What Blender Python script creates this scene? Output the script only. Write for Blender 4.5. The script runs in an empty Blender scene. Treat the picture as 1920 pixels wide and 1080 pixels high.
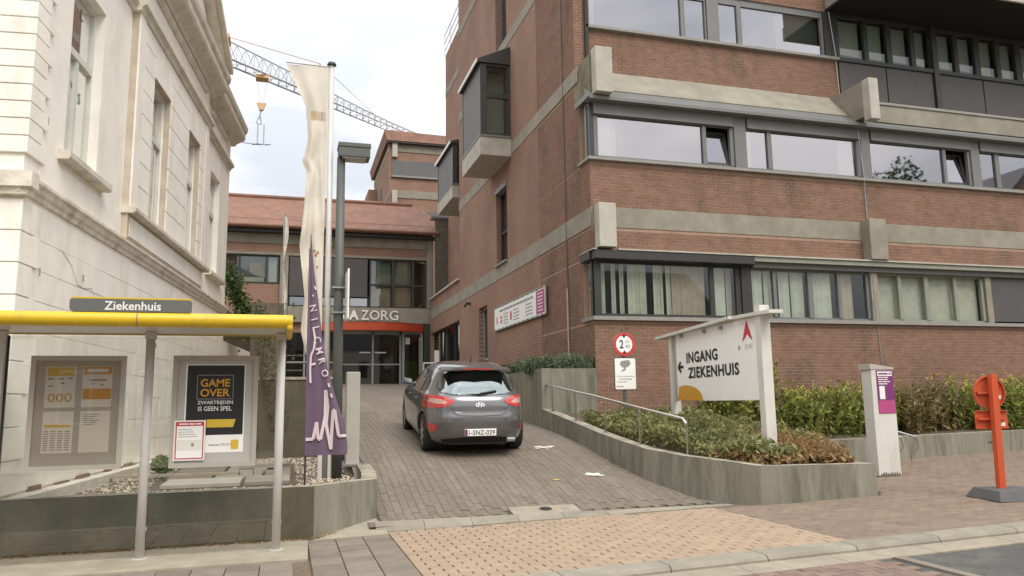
import bpy, math, random
import numpy as np
from mathutils import Vector, Matrix, Euler
random.seed(7); rng = np.random.default_rng(7)
scene = bpy.context.scene
COL = scene.collection
rad = math.radians

# ------------------------------------------------------------------ camera
cam_d = bpy.data.cameras.new('camera'); cam = bpy.data.objects.new('camera', cam_d); COL.objects.link(cam)
yaw, pitch, roll, F = 0.287385, 0.147232, -0.0150766, 1437.82
cy_, sy_, cp_, sp_ = math.cos(yaw), math.sin(yaw), math.cos(pitch), math.sin(pitch)
fw = Vector((sy_*cp_, cy_*cp_, sp_)); r0 = Vector((cy_, -sy_, 0)); u0 = r0.cross(fw)
rt = math.cos(roll)*r0 + math.sin(roll)*u0; up = -math.sin(roll)*r0 + math.cos(roll)*u0
cam.matrix_world = Matrix(((rt.x, up.x, -fw.x, 0), (rt.y, up.y, -fw.y, 0), (rt.z, up.z, -fw.z, 1.55), (0, 0, 0, 1)))
cam_d.sensor_width = 36.0; cam_d.lens = 36.0*F/1920.0; cam_d.clip_start = 0.1; cam_d.clip_end = 3000
scene.camera = cam

# ------------------------------------------------------------------ sky, sun, exposure
world = bpy.data.worlds.new('World'); scene.world = world; world.use_nodes = True
wn = world.node_tree.nodes; wl = world.node_tree.links; wn.clear()
SUN_EL, SUN_AZ = rad(50), rad(165)          # azimuth clockwise from +Y
sky = wn.new('ShaderNodeTexSky'); sky.sky_type = 'NISHITA'; sky.sun_disc = False
sky.sun_elevation = SUN_EL; sky.sun_rotation = SUN_AZ
tc = wn.new('ShaderNodeTexCoord'); mp = wn.new('ShaderNodeMapping'); mp.inputs['Scale'].default_value = (1, 1, 2.6)
mp.inputs['Location'].default_value = (1.3, 0.4, 0.9)
wl.new(tc.outputs['Generated'], mp.inputs['Vector'])
nz = wn.new('ShaderNodeTexNoise'); nz.inputs['Scale'].default_value = 2.1; nz.inputs['Detail'].default_value = 7; nz.inputs['Roughness'].default_value = 0.52
wl.new(mp.outputs['Vector'], nz.inputs['Vector'])
rp = wn.new('ShaderNodeValToRGB'); e = rp.color_ramp.elements
e[0].position = 0.40; e[0].color = (0.375, 0.385, 0.41, 1); e[1].position = 0.64; e[1].color = (0.72, 0.71, 0.69, 1)
wl.new(nz.outputs['Fac'], rp.inputs['Fac'])
sc = wn.new('ShaderNodeVectorMath'); sc.operation = 'SCALE'; sc.inputs['Scale'].default_value = 0.10
wl.new(sky.outputs['Color'], sc.inputs[0])
mx = wn.new('ShaderNodeMix'); mx.data_type = 'RGBA'; mx.inputs['Factor'].default_value = 0.92
wl.new(sc.outputs['Vector'], mx.inputs['A']); wl.new(rp.outputs['Color'], mx.inputs['B'])
# overcast luminance: the zenith about three times as bright as the horizon
sx = wn.new('ShaderNodeSeparateXYZ'); wl.new(tc.outputs['Generated'], sx.inputs[0])
ma = wn.new('ShaderNodeMath'); ma.operation = 'MULTIPLY_ADD'; ma.use_clamp = False; ma.inputs[1].default_value = 2.2; ma.inputs[2].default_value = 1.0
mc = wn.new('ShaderNodeMath'); mc.operation = 'MAXIMUM'; mc.inputs[1].default_value = 0.0
wl.new(sx.outputs['Z'], mc.inputs[0]); wl.new(mc.outputs[0], ma.inputs[0])
bg = wn.new('ShaderNodeBackground'); wl.new(ma.outputs[0], bg.inputs['Strength'])
wl.new(mx.outputs['Result'], bg.inputs['Color'])
wo = wn.new('ShaderNodeOutputWorld'); wl.new(bg.outputs['Background'], wo.inputs['Surface'])

sd = bpy.data.lights.new('sun', 'SUN'); sd.energy = 1.5; sd.angle = rad(28); sd.color = (1.0, 0.95, 0.88)
sun = bpy.data.objects.new('sun', sd); COL.objects.link(sun)
sdir = Vector((math.sin(SUN_AZ)*math.cos(SUN_EL), math.cos(SUN_AZ)*math.cos(SUN_EL), math.sin(SUN_EL)))
sun.rotation_euler = sdir.to_track_quat('Z', 'Y').to_euler(); sun.location = (-10, -20, 40)
vs = scene.view_settings; vs.view_transform = 'Standard'; vs.look = 'None'; vs.exposure = 0.48; vs.gamma = 1.0; vs.use_curve_mapping = False

# ------------------------------------------------------------------ materials
MATS = {}
def S2L(c):   # 0-255 sRGB -> linear
    return tuple((x/255/12.92 if x/255 <= 0.04045 else ((x/255+0.055)/1.055)**2.4) for x in c)
def base_mat(name):
    m = bpy.data.materials.new(name); m.use_nodes = True; MATS[name] = m
    nt = m.node_tree; b = nt.nodes['Principled BSDF']; return m, nt, b
def mat(name, col, rough=0.7, var=0.15, scale=6.0, bump=0.0, bscale=None, metal=0.0, spec=0.4, dirt=None, dscale=1.5, dlo=0.45, dhi=0.75, island=0.0, coat=0.0, stretch=None, dstretch=None):
    """colour with noise grain (var), a second stain colour (dirt) with a noise mask, per-piece tone (island)"""
    m, nt, b = base_mat(name); N, L = nt.nodes, nt.links
    b.inputs['Roughness'].default_value = rough; b.inputs['Metallic'].default_value = metal
    b.inputs['Specular IOR Level'].default_value = spec
    if coat: b.inputs['Coat Weight'].default_value = coat; b.inputs['Coat Roughness'].default_value = 0.05
    t = N.new('ShaderNodeTexCoord'); vec = t.outputs['Object']
    if island: vec = N.new('ShaderNodeNewGeometry').outputs['Position']     # pieces of one surface share one stain pattern
    if stretch:
        g = N.new('ShaderNodeMapping'); g.inputs['Scale'].default_value = stretch; L.new(vec, g.inputs['Vector']); vec = g.outputs['Vector']
    out = None
    n1 = N.new('ShaderNodeTexNoise'); n1.inputs['Scale'].default_value = scale; n1.inputs['Detail'].default_value = 6; n1.inputs['Roughness'].default_value = 0.6
    L.new(vec, n1.inputs['Vector'])
    r = N.new('ShaderNodeValToRGB'); r.color_ramp.elements[0].position = 0.3; r.color_ramp.elements[1].position = 0.7
    r.color_ramp.elements[0].color = tuple(c*(1-var) for c in col)+(1,); r.color_ramp.elements[1].color = tuple(min(1, c*(1+var)) for c in col)+(1,)
    L.new(n1.outputs['Fac'], r.inputs['Fac']); out = r.outputs['Color']
    if dirt:
        n2 = N.new('ShaderNodeTexNoise'); n2.inputs['Scale'].default_value = dscale; n2.inputs['Detail'].default_value = 8; n2.inputs['Roughness'].default_value = 0.68
        dv = vec
        if dstretch:
            g2 = N.new('ShaderNodeMapping'); g2.inputs['Scale'].default_value = dstretch; L.new(vec, g2.inputs['Vector']); dv = g2.outputs['Vector']
        L.new(dv, n2.inputs['Vector'])
        r2 = N.new('ShaderNodeValToRGB'); r2.color_ramp.elements[0].position = dlo; r2.color_ramp.elements[1].position = dhi
        L.new(n2.outputs['Fac'], r2.inputs['Fac'])
        x = N.new('ShaderNodeMix'); x.data_type = 'RGBA'; L.new(r2.outputs['Color'], x.inputs['Factor'])
        L.new(out, x.inputs['A']); x.inputs['B'].default_value = tuple(dirt)+(1,); out = x.outputs['Result']
    if island:
        gi = N.new('ShaderNodeNewGeometry'); oi = N.new('ShaderNodeObjectInfo')
        a = N.new('ShaderNodeMath'); a.operation = 'ADD'; L.new(gi.outputs['Random Per Island'], a.inputs[0]); L.new(oi.outputs['Random'], a.inputs[1])
        fr = N.new('ShaderNodeMath'); fr.operation = 'FRACT'; L.new(a.outputs[0], fr.inputs[0])
        mr = N.new('ShaderNodeMapRange'); mr.inputs['To Min'].default_value = 1-island; mr.inputs['To Max'].default_value = 1+island
        L.new(fr.outputs[0], mr.inputs['Value'])
        s = N.new('ShaderNodeVectorMath'); s.operation = 'SCALE'; L.new(out, s.inputs[0]); L.new(mr.outputs['Result'], s.inputs['Scale']); out = s.outputs['Vector']
    L.new(out, b.inputs['Base Color'])
    if bump:
        n3 = N.new('ShaderNodeTexNoise'); n3.inputs['Scale'].default_value = bscale or scale*5; n3.inputs['Detail'].default_value = 5
        L.new(vec, n3.inputs['Vector'])
        bp = N.new('ShaderNodeBump'); bp.inputs['Strength'].default_value = bump; bp.inputs['Distance'].default_value = 0.02
        L.new(n3.outputs['Fac'], bp.inputs['Height']); L.new(bp.outputs['Normal'], b.inputs['Normal'])
    return m
def glass(name, refl=0.3, tint=(0.75, 0.8, 0.78), rough=0.02, rcol=(1, 1, 1)):
    m = bpy.data.materials.new(name); m.use_nodes = True; MATS[name] = m
    nt = m.node_tree; N, L = nt.nodes, nt.links; N.clear()
    o = N.new('ShaderNodeOutputMaterial'); mxs = N.new('ShaderNodeMixShader'); tr = N.new('ShaderNodeBsdfTransparent'); gl = N.new('ShaderNodeBsdfGlossy')
    tr.inputs['Color'].default_value = tuple(tint)+(1,); gl.inputs['Roughness'].default_value = rough; gl.inputs['Color'].default_value = tuple(rcol)+(1,)
    lw = N.new('ShaderNodeLayerWeight'); lw.inputs['Blend'].default_value = 0.25
    mr = N.new('ShaderNodeMapRange'); mr.inputs['To Min'].default_value = refl; mr.inputs['To Max'].default_value = min(1, refl+0.55)
    L.new(lw.outputs['Fresnel'], mr.inputs['Value']); L.new(mr.outputs['Result'], mxs.inputs['Fac'])
    L.new(tr.outputs[0], mxs.inputs[1]); L.new(gl.outputs[0], mxs.inputs[2]); L.new(mxs.outputs[0], o.inputs['Surface'])
    return m
def leafmat(name, c0, c1, c2=None, trans=0.3):
    m = bpy.data.materials.new(name); m.use_nodes = True; MATS[name] = m
    nt = m.node_tree; N, L = nt.nodes, nt.links; b = N['Principled BSDF']; b.inputs['Roughness'].default_value = 0.6; b.inputs['Specular IOR Level'].default_value = 0.25
    gi = N.new('ShaderNodeNewGeometry'); r = N.new('ShaderNodeValToRGB'); e = r.color_ramp.elements
    e[0].color = tuple(c0)+(1,); e[1].color = tuple(c1)+(1,)
    if c2: x = e.new(0.85); x.color = tuple(c1)+(1,); e[-1].color = tuple(c2)+(1,)
    L.new(gi.outputs['Random Per Island'], r.inputs['Fac']); L.new(r.outputs['Color'], b.inputs['Base Color'])
    tl = N.new('ShaderNodeBsdfTranslucent'); L.new(r.outputs['Color'], tl.inputs['Color'])
    ms = N.new('ShaderNodeMixShader'); ms.inputs['Fac'].default_value = trans
    o = N['Material Output']; L.new(b.outputs[0], ms.inputs[1]); L.new(tl.outputs[0], ms.inputs[2]); L.new(ms.outputs[0], o.inputs['Surface'])
    return m
def brickmat(name, c1, c2, mortar, axes='YZ', stain=None):
    """far brickwork, too fine to pick apart: brick texture laid in wall coordinates"""
    m, nt, b = base_mat(name); N, L = nt.nodes, nt.links
    b.inputs['Roughness'].default_value = 0.85; b.inputs['Specular IOR Level'].default_value = 0.2
    t = N.new('ShaderNodeTexCoord'); sp = N.new('ShaderNodeSeparateXYZ'); L.new(t.outputs['Object'], sp.inputs[0])
    cb = N.new('ShaderNodeCombineXYZ'); L.new(sp.outputs[axes[0]], cb.inputs['X']); L.new(sp.outputs[axes[1]], cb.inputs['Y'])
    k = N.new('ShaderNodeTexBrick'); k.inputs['Scale'].default_value = 1.0; k.inputs['Brick Width'].default_value = 0.2; k.inputs['Row Height'].default_value = 0.075
    k.inputs['Mortar Size'].default_value = 0.009; k.inputs['Color1'].default_value = tuple(c1)+(1,); k.inputs['Color2'].default_value = tuple(c2)+(1,); k.inputs['Mortar'].default_value = tuple(mortar)+(1,)
    L.new(cb.outputs[0], k.inputs['Vector'])
    n2 = N.new('ShaderNodeTexNoise'); n2.inputs['Scale'].default_value = 0.6; n2.inputs['Detail'].default_value = 6; L.new(t.outputs['Object'], n2.inputs['Vector'])
    r2 = N.new('ShaderNodeMapRange'); r2.inputs['From Min'].default_value = 0.3; r2.inputs['From Max'].default_value = 0.7; r2.inputs['To Min'].default_value = 0.84; r2.inputs['To Max'].default_value = 1.14
    L.new(n2.outputs['Fac'], r2.inputs['Value'])
    s = N.new('ShaderNodeVectorMath'); s.operation = 'SCALE'; L.new(k.outputs['Color'], s.inputs[0]); L.new(r2.outputs['Result'], s.inputs['Scale'])
    L.new(s.outputs['Vector'], b.inputs['Base Color'])
    bp = N.new('ShaderNodeBump'); bp.inputs['Strength'].default_value = 0.5; bp.inputs['Distance'].default_value = 0.006; bp.invert = True
    L.new(k.outputs['Fac'], bp.inputs['Height']); L.new(bp.outputs['Normal'], b.inputs['Normal'])
    return m

BR1, BR2, MOR = (0.27, 0.148, 0.104), (0.225, 0.128, 0.092), (0.35, 0.24, 0.175)
mat('brick', (0.222, 0.127, 0.088), 0.85, 0.14, 5, bump=0.2, island=0.09, spec=0.2, dirt=(0.125, 0.086, 0.06), dscale=0.95, dlo=0.52, dhi=0.70, dstretch=(1.2, 1.2, .4))
mat('mortar', MOR, 0.9, 0.15, 4, spec=0.1, dirt=(0.17, 0.12, 0.085), dscale=0.7, dlo=0.56, dhi=0.78)
brickmat('brick_side', BR1, BR2, MOR, 'YZ'); brickmat('brick_front', BR1, BR2, MOR, 'XZ')
mat('concrete', (0.29, 0.265, 0.21), 0.85, 0.12, 3, bump=0.15, dirt=(0.21, 0.19, 0.145), dscale=1.2, spec=0.2)
mat('concrete_light', (0.46, 0.43, 0.36), 0.8, 0.08, 3, bump=0.1, dirt=(0.35, 0.325, 0.265), dscale=2.0, spec=0.2)
mat('concrete_wall', (0.27, 0.255, 0.20), 0.9, 0.25, 3, bump=0.35, dirt=(0.12, 0.115, 0.08), dscale=1.6, dlo=0.42, dhi=0.72, spec=0.15, stretch=(1.8, 1.8, 0.35))
mat('concrete_moss', (0.13, 0.115, 0.078), 0.92, 0.3, 3, bump=0.35, dirt=(0.085, 0.082, 0.052), dscale=1.8, dlo=0.40, dhi=0.7, spec=0.1, stretch=(1, 1, 0.5))
mat('concrete_dirty', (0.20, 0.18, 0.12), 0.9, 0.3, 2, bump=0.2, dirt=(0.10, 0.085, 0.05), dscale=1.4, spec=0.15)
mat('coping', (0.36, 0.33, 0.26), 0.9, 0.3, 5, bump=0.3, dirt=(0.17, 0.155, 0.10), dscale=3, spec=0.15)
mat('dark_frame', (0.04, 0.04, 0.036), 0.45, 0.1, 3, spec=0.4)
mat('grey_metal', (0.165, 0.165, 0.158), 0.5, 0.08, 2, spec=0.4)
mat('grey_shade', (0.13, 0.128, 0.125), 0.65, 0.06, 2)
mat('sill_stone', (0.27, 0.255, 0.225), 0.7, 0.12, 6)
mat('hood_green', (0.25, 0.255, 0.20), 0.6, 0.1, 5)
mat('soffit_dark', (0.012, 0.010, 0.009), 0.8, 0.1, 2)  # dark brown, with the lack of light underneath put into the colour
mat('panel_dark', (0.085, 0.078, 0.075), 0.6, 0.07, 2)
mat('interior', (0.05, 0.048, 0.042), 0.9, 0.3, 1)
mat('curtain', (0.62, 0.62, 0.52), 0.9, 0.12, 5)
mat('curtain_beige', (0.50, 0.42, 0.33), 0.9, 0.12, 5)
mat('blind_green', (0.30, 0.33, 0.28), 0.8, 0.06, 2)
mat('roof_tile', (0.235, 0.122, 0.082), 0.8, 0.2, 3, bump=0.3, bscale=30, dirt=(0.165, 0.095, 0.07), dscale=1.2)
mat('stucco', (0.88, 0.84, 0.755), 0.85, 0.06, 2, bump=0.12, bscale=18, dirt=(0.74, 0.67, 0.555), dscale=1.3, dlo=0.52, dhi=0.76, spec=0.2, dstretch=(1.6, 1.6, .4))
mat('stucco_block', (0.89, 0.85, 0.76), 0.85, 0.06, 2, bump=0.12, bscale=18, dirt=(0.74, 0.67, 0.55), dscale=1.4, dlo=0.52, dhi=0.76, spec=0.2, island=0.03, dstretch=(1.6, 1.6, .5))
mat('stucco_joint', (0.55, 0.47, 0.37), 0.9, 0.15, 4)
mat('stone_trim', (0.68, 0.63, 0.53), 0.85, 0.1, 3, bump=0.2, dirt=(0.45, 0.40, 0.31), dscale=2.2, dlo=0.48, dhi=0.75, spec=0.2)
mat('stone_dirty', (0.72, 0.66, 0.55), 0.9, 0.12, 4, bump=0.3, dirt=(0.34, 0.295, 0.215), dscale=2.6, dlo=0.50, dhi=0.74, spec=0.15)
mat('window_white', (0.66, 0.65, 0.58), 0.5, 0.06, 4)
mat('slate', (0.09, 0.09, 0.095), 0.7, 0.2, 4)
mat('asphalt', (0.085, 0.083, 0.078), 0.9, 0.25, 30, bump=0.4, bscale=120, dirt=(0.16, 0.15, 0.125), dscale=3)
mat('ground_soil', (0.11, 0.085, 0.06), 0.95, 0.3, 4, bump=0.5)
mat('joint_sand', (0.17, 0.13, 0.092), 0.95, 0.3, 20)
mat('paver_yellow', (0.35, 0.258, 0.178), 0.85, 0.08, 9, bump=0.15, island=0.06, dirt=(0.30, 0.222, 0.155), dscale=2)
mat('paver_red', (0.215, 0.157, 0.115), 0.85, 0.10, 9, bump=0.15, island=0.10, dirt=(0.18, 0.14, 0.104), dscale=1.6)
mat('paver_ramp', (0.178, 0.149, 0.113), 0.85, 0.10, 9, bump=0.15, island=0.06, dirt=(0.235, 0.20, 0.153), dscale=1.0, dlo=0.48, dhi=0.7, dstretch=(2.4, .4, 1))
mat('paver_road', (0.205, 0.145, 0.112), 0.85, 0.14, 9, bump=0.2, island=0.14)
mat('slab_grey', (0.22, 0.183, 0.143), 0.85, 0.14, 5, bump=0.2, island=0.12, dirt=(0.17, 0.15, 0.12), dscale=2)
mat('slab_conc', (0.36, 0.32, 0.24), 0.9, 0.14, 4, bump=0.25, dirt=(0.29, 0.255, 0.19), dscale=2.2)
mat('kerb', (0.27, 0.245, 0.19), 0.9, 0.16, 5, bump=0.25, island=0.08, dirt=(0.22, 0.195, 0.15), dscale=2)
mat('gutter', (0.31, 0.27, 0.205), 0.9, 0.16, 6, bump=0.25, dirt=(0.25, 0.215, 0.16), dscale=2)
mat('gravel', (0.48, 0.41, 0.31), 0.9, 0.2, 30, island=0.35)
mat('yellow_paint', (0.72, 0.47, 0.015), 0.42, 0.05, 2, spec=0.45, dirt=(0.52, 0.35, 0.04), dscale=4, dlo=0.52, dhi=0.8)
mat('white_metal', (0.60, 0.575, 0.53), 0.4, 0.05, 3, spec=0.5)
mat('white_paint', (0.63, 0.61, 0.55), 0.5, 0.05, 3, dirt=(0.43, 0.40, 0.33), dscale=3, dlo=0.5, dhi=0.8, dstretch=(2, 2, .5))
mat('sign_white', (0.88, 0.865, 0.82), 0.45, 0.02, 2)
mat('sign_grey', (0.125, 0.128, 0.118), 0.5, 0.04, 3)
mat('case_grey', (0.43, 0.395, 0.335), 0.5, 0.06, 3)
mat('cabinet_beige', (0.42, 0.40, 0.34), 0.6, 0.06, 3)
mat('case_back', (0.47, 0.435, 0.375), 0.6, 0.06, 2)
mat('rust', (0.30, 0.22, 0.15), 0.8, 0.2, 9)
mat('case_inner', (0.46, 0.44, 0.39), 0.6, 0.04, 3)
mat('black_print', (0.022, 0.021, 0.021), 0.5, 0.02, 2)
mat('grey_print', (0.28, 0.27, 0.26), 0.6, 0.02, 2)
mat('white_print', (0.80, 0.785, 0.75), 0.5, 0.02, 2)
mat('orange_print', (0.62, 0.31, 0.035), 0.5, 0.04, 8)
mat('yellow_print', (0.66, 0.45, 0.05), 0.5, 0.04, 8)
mat('red_print', (0.55, 0.045, 0.045), 0.5, 0.04, 8)
mat('purple_print', (0.19, 0.035, 0.15), 0.5, 0.04, 8)
mat('pink_print', (0.42, 0.07, 0.20), 0.5, 0.04, 8)
mat('paper', (0.76, 0.72, 0.64), 0.7, 0.03, 4)
mat('red_band', (0.50, 0.075, 0.028), 0.5, 0.06, 2)
mat('steel', (0.56, 0.53, 0.47), 0.28, 0.05, 4, metal=1.0)
mat('galvanised', (0.36, 0.37, 0.36), 0.45, 0.1, 6, metal=0.7)
mat('lamp_grey', (0.105, 0.11, 0.10), 0.5, 0.05, 3)
mat('rubber', (0.028, 0.027, 0.027), 0.8, 0.1, 10)
mat('base_rubber', (0.10, 0.098, 0.098), 0.8, 0.12, 6)
mat('orange_paint', (0.56, 0.095, 0.035), 0.4, 0.05, 4, dirt=(0.40, 0.10, 0.05), dscale=5, dlo=0.48, dhi=0.75)
mat('flag_cream', (0.66, 0.61, 0.52), 0.85, 0.08, 1.2, dirt=(0.58, 0.48, 0.33), dscale=1.5, dlo=0.52, dhi=0.74)
mat('flag_purple', (0.145, 0.095, 0.14), 0.8, 0.08, 3)
mat('flag_print', (0.66, 0.55, 0.56), 0.8, 0.03, 3)
mat('car_paint', (0.155, 0.15, 0.152), 0.3, 0.02, 3, metal=0.55, spec=0.5, coat=1.0)
mat('car_black', (0.012, 0.012, 0.012), 0.5, 0.05, 4)
mat('car_trim', (0.03, 0.03, 0.03), 0.35, 0.05, 4)
mat('chrome', (0.75, 0.75, 0.75), 0.12, 0.02, 4, metal=1.0)
mat('rim', (0.50, 0.50, 0.50), 0.3, 0.04, 4, metal=0.8)
mat('lamp_red', (0.55, 0.03, 0.025), 0.15, 0.05, 6, spec=0.6, coat=1.0)
mat('lamp_clear', (0.62, 0.36, 0.31), 0.15, 0.05, 6, spec=0.6, coat=1.0)
mat('crane_grey', (0.42, 0.43, 0.46), 0.5, 0.06, 3)
mat('crane_orange', (0.66, 0.40, 0.20), 0.5, 0.06, 3)
mat('bark', (0.10, 0.07, 0.045), 0.9, 0.3, 12, bump=0.6)
mat('timber', (0.36, 0.30, 0.22), 0.8, 0.2, 8, stretch=(1, 6, 1))
mat('timber_dark', (0.12, 0.10, 0.075), 0.85, 0.25, 6)
mat('house_far', (0.30, 0.20, 0.15), 0.85, 0.15, 2)
glass('glass_sky', 0.34, (0.55, 0.58, 0.56), rcol=(.99, .96, 1.0)); glass('glass_clear', 0.07, (0.88, 0.92, 0.89)); glass('glass_dim', 0.14, (0.62, 0.66, 0.6))
glass('glass_shelter', 0.075, (0.945, 0.95, 0.925)); glass('glass_old', 0.22, (0.6, 0.66, 0.6)); glass('glass_door', 0.05, (0.6, 0.62, 0.58))
glass('glass_case', 0.05, (0.93, 0.92, 0.90))
glass('car_glass', 0.30, (0.10, 0.12, 0.12), rcol=(0.85, 0.95, 0.93)); glass('car_glass_side', 0.10, (0.10, 0.11, 0.11))
leafmat('leaf_hedge', (0.10, 0.14, 0.03), (0.36, 0.39, 0.10), (0.62, 0.56, 0.12), .4)
leafmat('leaf_hedge_brown', (0.12, 0.11, 0.04), (0.38, 0.28, 0.13), (0.42, 0.40, 0.13), .4)
leafmat('leaf_cover', (0.11, 0.13, 0.05), (0.37, 0.37, 0.16), (0.50, 0.43, 0.20), .4)
leafmat('leaf_rust', (0.19, 0.11, 0.05), (0.50, 0.32, 0.16), (0.44, 0.40, 0.18), .4)
leafmat('leaf_rosemary', (0.09, 0.12, 0.06), (0.22, 0.26, 0.16))
leafmat('leaf_ivy', (0.04, 0.07, 0.02), (0.07, 0.12, 0.03), (0.20, 0.24, 0.10))
leafmat('leaf_bush', (0.06, 0.12, 0.02), (0.16, 0.26, 0.05))
leafmat('leaf_tree', (0.03, 0.06, 0.015), (0.08, 0.13, 0.03))

# ------------------------------------------------------------------ mesh helpers
def top_loc(o):
    v = Vector((0, 0, 0))
    while o is not None: v += o.location; o = o.parent
    return v
class MB:
    def __init__(s): s.v = []; s.f = []
    def add(s, vs_, fs_):
        n = len(s.v); s.v.extend([tuple(p) for p in vs_]); s.f.extend([tuple(i+n for i in q) for q in fs_]); return s
    def box(s, x0, y0, z0, x1, y1, z1):
        return s.add([(x0, y0, z0), (x1, y0, z0), (x1, y1, z0), (x0, y1, z0), (x0, y0, z1), (x1, y0, z1), (x1, y1, z1), (x0, y1, z1)],
                     [(0, 3, 2, 1), (4, 5, 6, 7), (0, 1, 5, 4), (1, 2, 6, 5), (2, 3, 7, 6), (3, 0, 4, 7)])
    def hexa(s, p):   # eight corner points, bottom ring then top ring
        return s.add(p, [(0, 3, 2, 1), (4, 5, 6, 7), (0, 1, 5, 4), (1, 2, 6, 5), (2, 3, 7, 6), (3, 0, 4, 7)])
    def quad(s, a, b, c, d): return s.add([a, b, c, d], [(0, 1, 2, 3)])
    def prism(s, poly, ext):
        n = len(poly); e = Vector(ext); a = [Vector(p) for p in poly]; b = [p+e for p in a]
        return s.add(a+b, [tuple(range(n))[::-1], tuple(range(n, 2*n))]+[(i, (i+1) % n, n+(i+1) % n, n+i) for i in range(n)])
    def tube(s, path, r, n=8, caps=True):
        P = [Vector(p) for p in path]; R = r if isinstance(r, (list, tuple)) else [r]*len(P)
        rings = []; ref = None
        for i, p in enumerate(P):
            t = (P[min(i+1, len(P)-1)]-P[max(i-1, 0)]).normalized()
            a = t.cross(Vector((0, 0, 1)))
            if a.length < 1e-3: a = Vector((1, 0, 0))
            if ref is not None and abs(t.z) > 0.98: a = ref-t*ref.dot(t)
            a.normalize(); ref = a; b = t.cross(a)
            rings.append([p+(a*math.cos(k*2*math.pi/n)+b*math.sin(k*2*math.pi/n))*R[i] for k in range(n)])
        vs_ = [q for rg in rings for q in rg]; fs_ = []
        for i in range(len(P)-1):
            for k in range(n): fs_.append((i*n+k, i*n+(k+1) % n, (i+1)*n+(k+1) % n, (i+1)*n+k))
        if caps: fs_ += [tuple(range(n))[::-1], tuple((len(P)-1)*n+k for k in range(n))]
        return s.add(vs_, fs_)
    def cyl(s, p0, p1, r0, r1=None, n=12): return s.tube([p0, p1], [r0, r0 if r1 is None else r1], n)
    def grid(s, fn, nu, nv):
        vs_ = [fn(i/nu, j/nv) for i in range(nu+1) for j in range(nv+1)]
        return s.add(vs_, [(i*(nv+1)+j, (i+1)*(nv+1)+j, (i+1)*(nv+1)+j+1, i*(nv+1)+j+1) for i in range(nu) for j in range(nv)])
    def build(s, name, m, parent=None, smooth=False, bevel=0, local=False, label=None):
        me = bpy.data.meshes.new(name); off = Vector((0, 0, 0)) if local or parent is None else top_loc(parent)
        me.from_pydata([(p[0]-off.x, p[1]-off.y, p[2]-off.z) for p in s.v], [], s.f); me.update()
        return link(name, me, m, parent, smooth, bevel, label)
def link(name, me, m, parent=None, smooth=False, bevel=0, label=None):
    if m is not None: me.materials.append(MATS[m] if isinstance(m, str) else m)
    if smooth: me.shade_smooth()
    o = bpy.data.objects.new(name, me); COL.objects.link(o); o.parent = parent
    if bevel:
        b = o.modifiers.new('bevel', 'BEVEL'); b.width = bevel; b.segments = 2; b.limit_method = 'ANGLE'
    if label: o['label'] = label
    return o
def arr_mesh(name, V, Q, m, parent=None, kind=None):
    V = np.asarray(V, dtype=np.float32); Q = np.asarray(Q, dtype=np.int32); k = Q.shape[1]
    if parent is not None: V = V-np.array(top_loc(parent), dtype=np.float32)
    me = bpy.data.meshes.new(name); me.vertices.add(len(V)); me.vertices.foreach_set('co', V.ravel())
    me.loops.add(Q.size); me.loops.foreach_set('vertex_index', Q.ravel())
    me.polygons.add(len(Q)); me.polygons.foreach_set('loop_start', np.arange(0, Q.size, k, dtype=np.int32)); me.polygons.foreach_set('loop_total', np.full(len(Q), k, dtype=np.int32))
    me.update(calc_edges=True); me.validate(); me.shade_flat()
    o = link(name, me, m, parent)
    if kind: o['kind'] = kind
    return o
def thing(name, label, cat, loc=(0, 0, 0), group=None):
    o = bpy.data.objects.new(name, None); o.empty_display_size = 0.2; COL.objects.link(o); o.location = loc
    o['label'] = label; o['category'] = cat
    if group: o['group'] = group
    return o
def tag(o, label, cat, group=None):
    o['label'] = label; o['category'] = cat
    if group: o['group'] = group
    return o
def struct(o): o['kind'] = 'structure'; return o
def stuff(o): o['kind'] = 'stuff'; return o
_txt = {}
def text_geo(t, bold=0.0, spacing=1.0):
    k = (t, bold, spacing)
    if k not in _txt:
        c = bpy.data.curves.new('lettering', 'FONT'); c.body = t; c.size = 1.0; c.offset = bold; c.space_character = spacing; c.resolution_u = 3
        c.align_x = 'CENTER'; c.align_y = 'CENTER'
        o = bpy.data.objects.new('lettering', c); COL.objects.link(o)
        dg = bpy.context.evaluated_depsgraph_get(); me = o.evaluated_get(dg).to_mesh()
        vv = [tuple(p.co) for p in me.vertices]; ff = [tuple(p.vertices) for p in me.polygons]
        bpy.data.objects.remove(o); bpy.data.curves.remove(c)
        xs = [p[0] for p in vv]; ys = [p[1] for p in vv]; cx, cyy = (min(xs)+max(xs))/2, (min(ys)+max(ys))/2
        _txt[k] = ([(p[0]-cx, p[1]-cyy) for p in vv], ff, max(xs)-min(xs), max(ys)-min(ys))
    return _txt[k]
def put_text(mb, t, org, right, upv, width=None, height=None, bold=0.0, spacing=1.0, depth=0.0):
    """lettering fitted into width x height, centred at org, in the plane (right, upv)"""
    vv, ff, w, h = text_geo(t, bold, spacing); right = Vector(right).normalized(); upv = Vector(upv).normalized(); org = Vector(org)
    sx = (width/w) if width else None; sy = (height/h) if height else None
    sx = sx or sy; sy = sy or sx
    P = [org+right*(x*sx)+upv*(y*sy) for x, y in vv]
    if not depth: mb.add(P, ff); return mb
    n = right.cross(upv); n0 = len(P); Pb = [p-n*depth for p in P]; side = []
    cnt = {}
    for q in ff:
        for i in range(len(q)):
            e_ = (q[i], q[(i+1) % len(q)]); cnt[e_] = 1
    for a, b in cnt:
        if (b, a) not in cnt: side.append((a, n0+a, n0+b, b))
    mb.add(P+Pb, ff+side); return mb
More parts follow.
